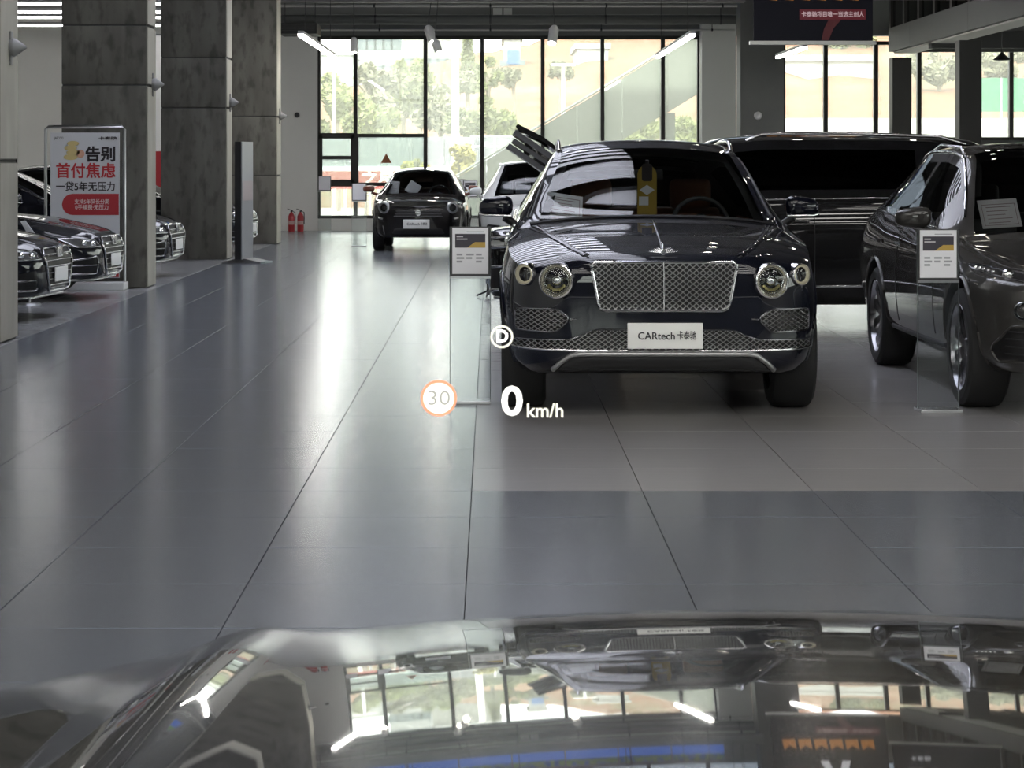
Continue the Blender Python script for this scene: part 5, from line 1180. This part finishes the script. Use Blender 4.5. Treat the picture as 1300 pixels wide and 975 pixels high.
# ---------------------------------------------------------------- white crossover
wh = paint('paint_white', (.74,.75,.73), .3)
Tc = gen_table(4.6, 1.88, 1.56, .86, 1.03, 1.15, 2.05, 3.7, 1.02, zs=.20, wtop=.62)
wc = make_car('white_crossover', 'white crossover half hidden behind the big SUV, before the windows', 'car', Tc, (at(685,0,36).x, 35.6, 0), 0, wh, regions=win_regions(1.17, 2.05, 3.7, 4.3, ((2.8, 2.9),), .4), glassm=glass('white_car_glass', (.30,.33,.33), 1.5), axles=(.90, 3.65), wr=.34, ww=.235, track=.91)
for sx in (-1, 1):
    HL = roundpoly([(sx*.52,.70),(sx*.86,.74),(sx*.85,.84),(sx*.56,.79)], .03); k = patch_on(wc, 'headlamp', HL, mat('lamp_grey', (.30,.31,.32), .2, .7), .006); line_on(wc, 'lamp_edge', HL, .008, dchrome, .008, closed=True, parent=k)
    side_mirror(wc, sx, (sx*1.0, 1.6, 1.06), (.20,.14,.14), wh, -.09, False)
    FI = roundpoly([(sx*.52,.34),(sx*.84,.36),(sx*.82,.58),(sx*.60,.56)], .04); patch_on(wc, 'corner_intake', FI, hole, .005)
    line_on(wc, 'roof_rail', [(sx*.60,2.2),(sx*.60,3.6)], .014, chrome, .02, 'top')
WGp = roundpoly([(-.42,.50),(.42,.50),(.46,.72),(-.46,.72)], .05); k = patch_on(wc, 'grille', WGp, hole, .005)
for q in range(5): line_on(wc, 'grille_bar', [(-.43,.53+.04*q),(.43,.53+.04*q)], .007, dchrome, .01, parent=k)
plate(wc, 0, .42, .44, .14, .03, None)
cabin(wc, 1.25, 3.6, .66, 1.03, MATS['seat_black'], wheel_x=.34, zfloor=.36)
arch_trim(wc, .90, .34, black_pl, .02); arch_trim(wc, 3.65, .34, black_pl, .02)
dash_sheet(wc, 'left sheet on the dashboard of the white crossover', (-.52, 1.45, 1.035), .24, .26, .75)
dash_sheet(wc, 'right sheet on the dashboard of the white crossover', (-.24, 1.45, 1.035), .24, .25, .75)

# ---------------------------------------------------------------- dark saloons in the left bays
blk = paint('paint_blue_black', (.006,.007,.012))
Ts = gen_table(4.95, 1.90, 1.50, .80, 1.00, 1.42, 2.45, 3.85, 1.00, zs=.19, wtop=.60, tail=1.02, nose=1.5)
Ts[0] = (0, .30, .42, .33, .50, .44, .47, .56, .40, .615, .63)
Ts[1] = (.06, .25, .58, .30, .66, .46, .62, .62, .47, .70, .715)
Ts[2] = (.20, .215, .72, .29, .785, .52, .75, .685, .53, .765, .785)
Ts[3] = (.48, .20, .83, .29, .885, .60, .85, .755, .60, .825, .85)
Ts[4] = (.80, .19, .885, .30, .925, .66, .885, .84, .66, .885, .915)
def saloon(label, loc, rz, var):
    satin = mat('satin_chrome', (.50,.50,.52), .22, 1)
    c = make_car('dark_saloon', label, 'car', Ts, loc, rz, blk, group='dark cars in the left bays', regions=win_regions(1.44, 2.45, 3.85, 4.6, ((2.95, 3.03),), .45), glassm=MATS['tint_glass'], axles=(.92, 3.80), wr=.345, ww=.24, track=.925, wheel_kw=dict(spokes=10))
    GP = roundpoly([(-.34,.28),(.34,.28),(.48,.60),(.43,.70),(-.43,.70),(-.48,.60)], [.06,.06,.04,.04,.04,.04]); k = patch_on(c, 'grille', GP, hole, .006); line_on(c, 'grille_frame', GP, .013, satin, .010, closed=True, parent=k)
    for q in range(6): hw_ = .36+.022*q; line_on(c, 'grille_bar', [(-hw_,.34+.060*q),(hw_,.34+.060*q)], .006, dchrome, .012, parent=k)
    bm = bmesh.new(); bm_box(bm, -.09, .09, -.02, .02, -.05, .05, bevel=.012); o = obj('badge', bm, satin, c.root, 50); o.location = hit(c, 0, .655, 'front', .02)
    plate(c, 0, .44, .44, .14, .03, None)
    for sx in (-1, 1):
        HL = roundpoly([(sx*.53,.60),(sx*.80,.60),(sx*.865,.70),(sx*.57,.675)], .02); h = patch_on(c, 'headlamp', HL, mat('lamp_grey', (.30,.31,.32), .2, .7), .006); line_on(c, 'lamp_edge', HL, .008, satin, .008, closed=True, parent=h)
        for x, z in ((.64,.635),(.73,.645)):
            p = hit(c, sx*x, z, 'front', .0); bm = bmesh.new(); bm_lathe(bm, [(0,.03),(.02,.026),(.032,.01),(.034,-.02)], 14, Matrix.Translation(p) @ Matrix.Rotation(PI/2, 4, 'X')); obj('projector', bm, crystal, h, 60)
        CI = roundpoly([(sx*.58,.30),(sx*.84,.30),(sx*.88,.44),(sx*.62,.50)], .03); h = patch_on(c, 'corner_vent', CI, hole, .005); line_on(c, 'vent_frame', CI if var else CI[:14], .010, satin, .010, closed=bool(var), parent=h)
        line_on(c, 'vent_bar', [(sx*.62,.40),(sx*.86,.39)], .008, dchrome, .012, parent=h)
        side_mirror(c, sx, (sx*1.02, 1.92, 1.05), (.20,.14,.14), blk, -.09)
        d = 'left' if sx < 0 else 'right'
        line_on(c, 'window_trim', [(1.9,1.03),(2.8,1.05),(3.8,1.07)], .010, satin, .004, d); line_on(c, 'sill_trim', [(1.4,.26),(3.4,.26)], .016, satin, .0, d)
        line_on(c, 'pillar_chrome', [(sx*.79,1.52),(sx*.70,1.95),(sx*.61,2.44),(sx*.60,3.2),(sx*.60,3.8)], .014, satin, .006, 'top')
        line_on(c, 'bonnet_crease', [(sx*.40,.12),(sx*.55,.6),(sx*.66,1.35)], .012, blk, -.005, 'top')
    line_on(c, 'lip_chrome', [(-.80,.235),(-.4,.225),(.4,.225),(.80,.235)], .014, satin, .008)
    arch_trim(c, .92, .345); arch_trim(c, 3.80, .345); cabin(c, 1.55, 3.9, .66, 1.0, MATS['seat_black'], wheel_x=.34, zfloor=.34)
    return c
saloon('nearest dark car at the left, its chrome edged grille beside the leftmost column', (-4.27, 22.9, 0), math.radians(85), 0)
saloon('dark car at the left whose bonnet covers the foot of the red poster', (-4.28, 26.3, 0), math.radians(86), 1)
saloon('dark car nosing out between the poster column and the totem column', (-4.22, 31.2, 0), math.radians(86), 1)
saloon('farthest dark car at the left, half hidden behind the grey totem', (-4.0, 38.9, 0), math.radians(86), 0)

# ---------------------------------------------------------------- the viewer's own car: bonnet and nose
hp = mat('paint_own_bonnet', (.010,.010,.011), .22, 0, .5, coat=1.0)
own = thing('own_car_front', 'glossy black bonnet of the viewer’s own car along the bottom edge', 'car', (.38, 1.0, 0))
SY = [.9, 1.3, 1.75, 2.09, 2.41, 2.77, 3.10, 3.33, 3.48, 3.58, 3.64, 3.67]; ST = [.05, .062, .077, .0875, .1016, .125, .155, .19, .30, .60, 1.4, 3.0]
yg = np.linspace(.95, 3.67, 70); sl = np.interp(yg, SY, ST); zc_ = np.zeros(len(yg)); 
for i in range(1, len(yg)): zc_[i] = zc_[i-1]-(sl[i]+sl[i-1])/2*(yg[i]-yg[i-1])
z175 = float(np.interp(1.75, yg, zc_)); zc_ = zc_-z175+(H-.2616*1.75)
def own_z(d, y, zc):
    a = abs(d); z = zc-.022*(a/.70)**2
    z += .017*math.exp(-((a-.70)/.055)**2)
    if a > .74: z -= .05*(a-.74)+.5*max(0, a-.98)**2
    return z
def own_nose(d): return 1-.10*(abs(d)/1.0)**2.2       # plan view rounding of the nose
ds = sorted(set([round(-1.14+.03*i, 4) for i in range(77)]+[s*(.70+.012*k) for s in (-1, 1) for k in range(-6, 7)]))
bm = bmesh.new(); grid = []
for i, y in enumerate(yg):
    row = []
    for d in ds:
        yy_ = .95+(y-.95)*own_nose(d); row.append(bm.verts.new((d, yy_-1.0, own_z(d, y, zc_[i]))))
    grid.append(row)
for A, Bq in zip(grid[:-1], grid[1:]):
    for k in range(len(ds)-1): bm.faces.new((A[k], A[k+1], Bq[k+1], Bq[k]))
obj('bonnet', bm, hp, own, 60)
# nose and flanks below
bm = bmesh.new(); edge = [v.co.copy() for v in ()]
front = [(d, .95+(3.67-.95)*own_nose(d)-1.0, own_z(d, 3.67, zc_[-1])) for d in ds]
lo = [(d*.98, y_+.03*(1-abs(d)), .28) for d, y_, z in front]
A = [bm.verts.new(p) for p in front]; Bq = [bm.verts.new(p) for p in lo]
for k in range(len(ds)-1): bm.faces.new((A[k], A[k+1], Bq[k+1], Bq[k]))
obj('front_bumper', bm, hp, own, 60)
for s in (-1, 1):
    bm = bmesh.new(); k = 0 if s < 0 else len(ds)-1; A, Bq = [], []
    for i, y in enumerate(yg):
        yy_ = .95+(y-.95)*own_nose(ds[k]); A.append(bm.verts.new((ds[k], yy_-1, own_z(ds[k], y, zc_[i])))); Bq.append(bm.verts.new((ds[k]*.99, yy_-1, .28 if not 1.75 < yy_ < 2.65 else .28+math.sqrt(max(0, .45**2-(yy_-2.2)**2)))))
    for i in range(len(yg)-1): bm.faces.new((A[i], A[i+1], Bq[i+1], Bq[i]))
    obj('front_wing', bm, hp, own, 60)
    wheel(own, (s*.96, 1.2, .37), .37, .25, s)
# head-up readout, floating where its virtual image stands beyond the bonnet
Yd = 2.6; hud = thing('head_up_readout', 'glowing white head-up readout with 0 km/h, a D badge and a 30 limit', 'display', tuple(at(640, 480, Yd)))
hw_m = mat('hud_white', (0,0,0), .5, emit=(1,.98,.93), estr=1.6); hud_y = mat('hud_warm', (0,0,0), .5, emit=(.86,.84,.68), estr=1.1); hud_r = mat('hud_red', (0,0,0), .5, emit=(1.0,.36,.20), estr=.9); hud_g = mat('hud_grey', (0,0,0), .5, emit=(.34,.34,.30), estr=1.0)
def hl(px, py, dy=0): q = at(px, py, Yd)-hud.location; return (q.x, dy, q.z)
u = Yd/F
text('speed_figure', '0', 52*u, hw_m, hud, hl(650, 511), .0008, width=27*u); text('speed_unit', 'km/h', 25*u, hud_y, hud, hl(692, 522), .0002, width=46*u)
bm = bmesh.new(); M = Matrix.Translation(hl(637, 427.5)) @ Matrix.Rotation(PI/2, 4, 'X'); bm_lathe(bm, [(12*u,-.001),(14.4*u,-.001),(14.4*u,.001),(12*u,.001)], 40, M, close=True); obj('gear_ring', bm, hud_y, hud)
text('gear_letter', 'D', 22*u, hw_m, hud, hl(637.5, 427.5), .0004)
bm = bmesh.new(); M = Matrix.Translation(hl(557, 505.5)) @ Matrix.Rotation(PI/2, 4, 'X'); bm_lathe(bm, [(0,-.001),(19.5*u,-.001),(19.5*u,.001),(0,.001)], 40, M); ld = obj('limit_disc', bm, mat('hud_cream', (0,0,0), .5, emit=(1,.97,.88), estr=1.25), hud)
bm = bmesh.new(); bm_lathe(bm, [(19.5*u,-.001),(23*u,-.001),(23*u,.001),(19.5*u,.001)], 40, M, close=True); obj('limit_ring', bm, hud_r, hud)
text('limit_figure', '30', 26*u, hud_g, hud, hl(557, 506, -.0015), 0, width=28*u)
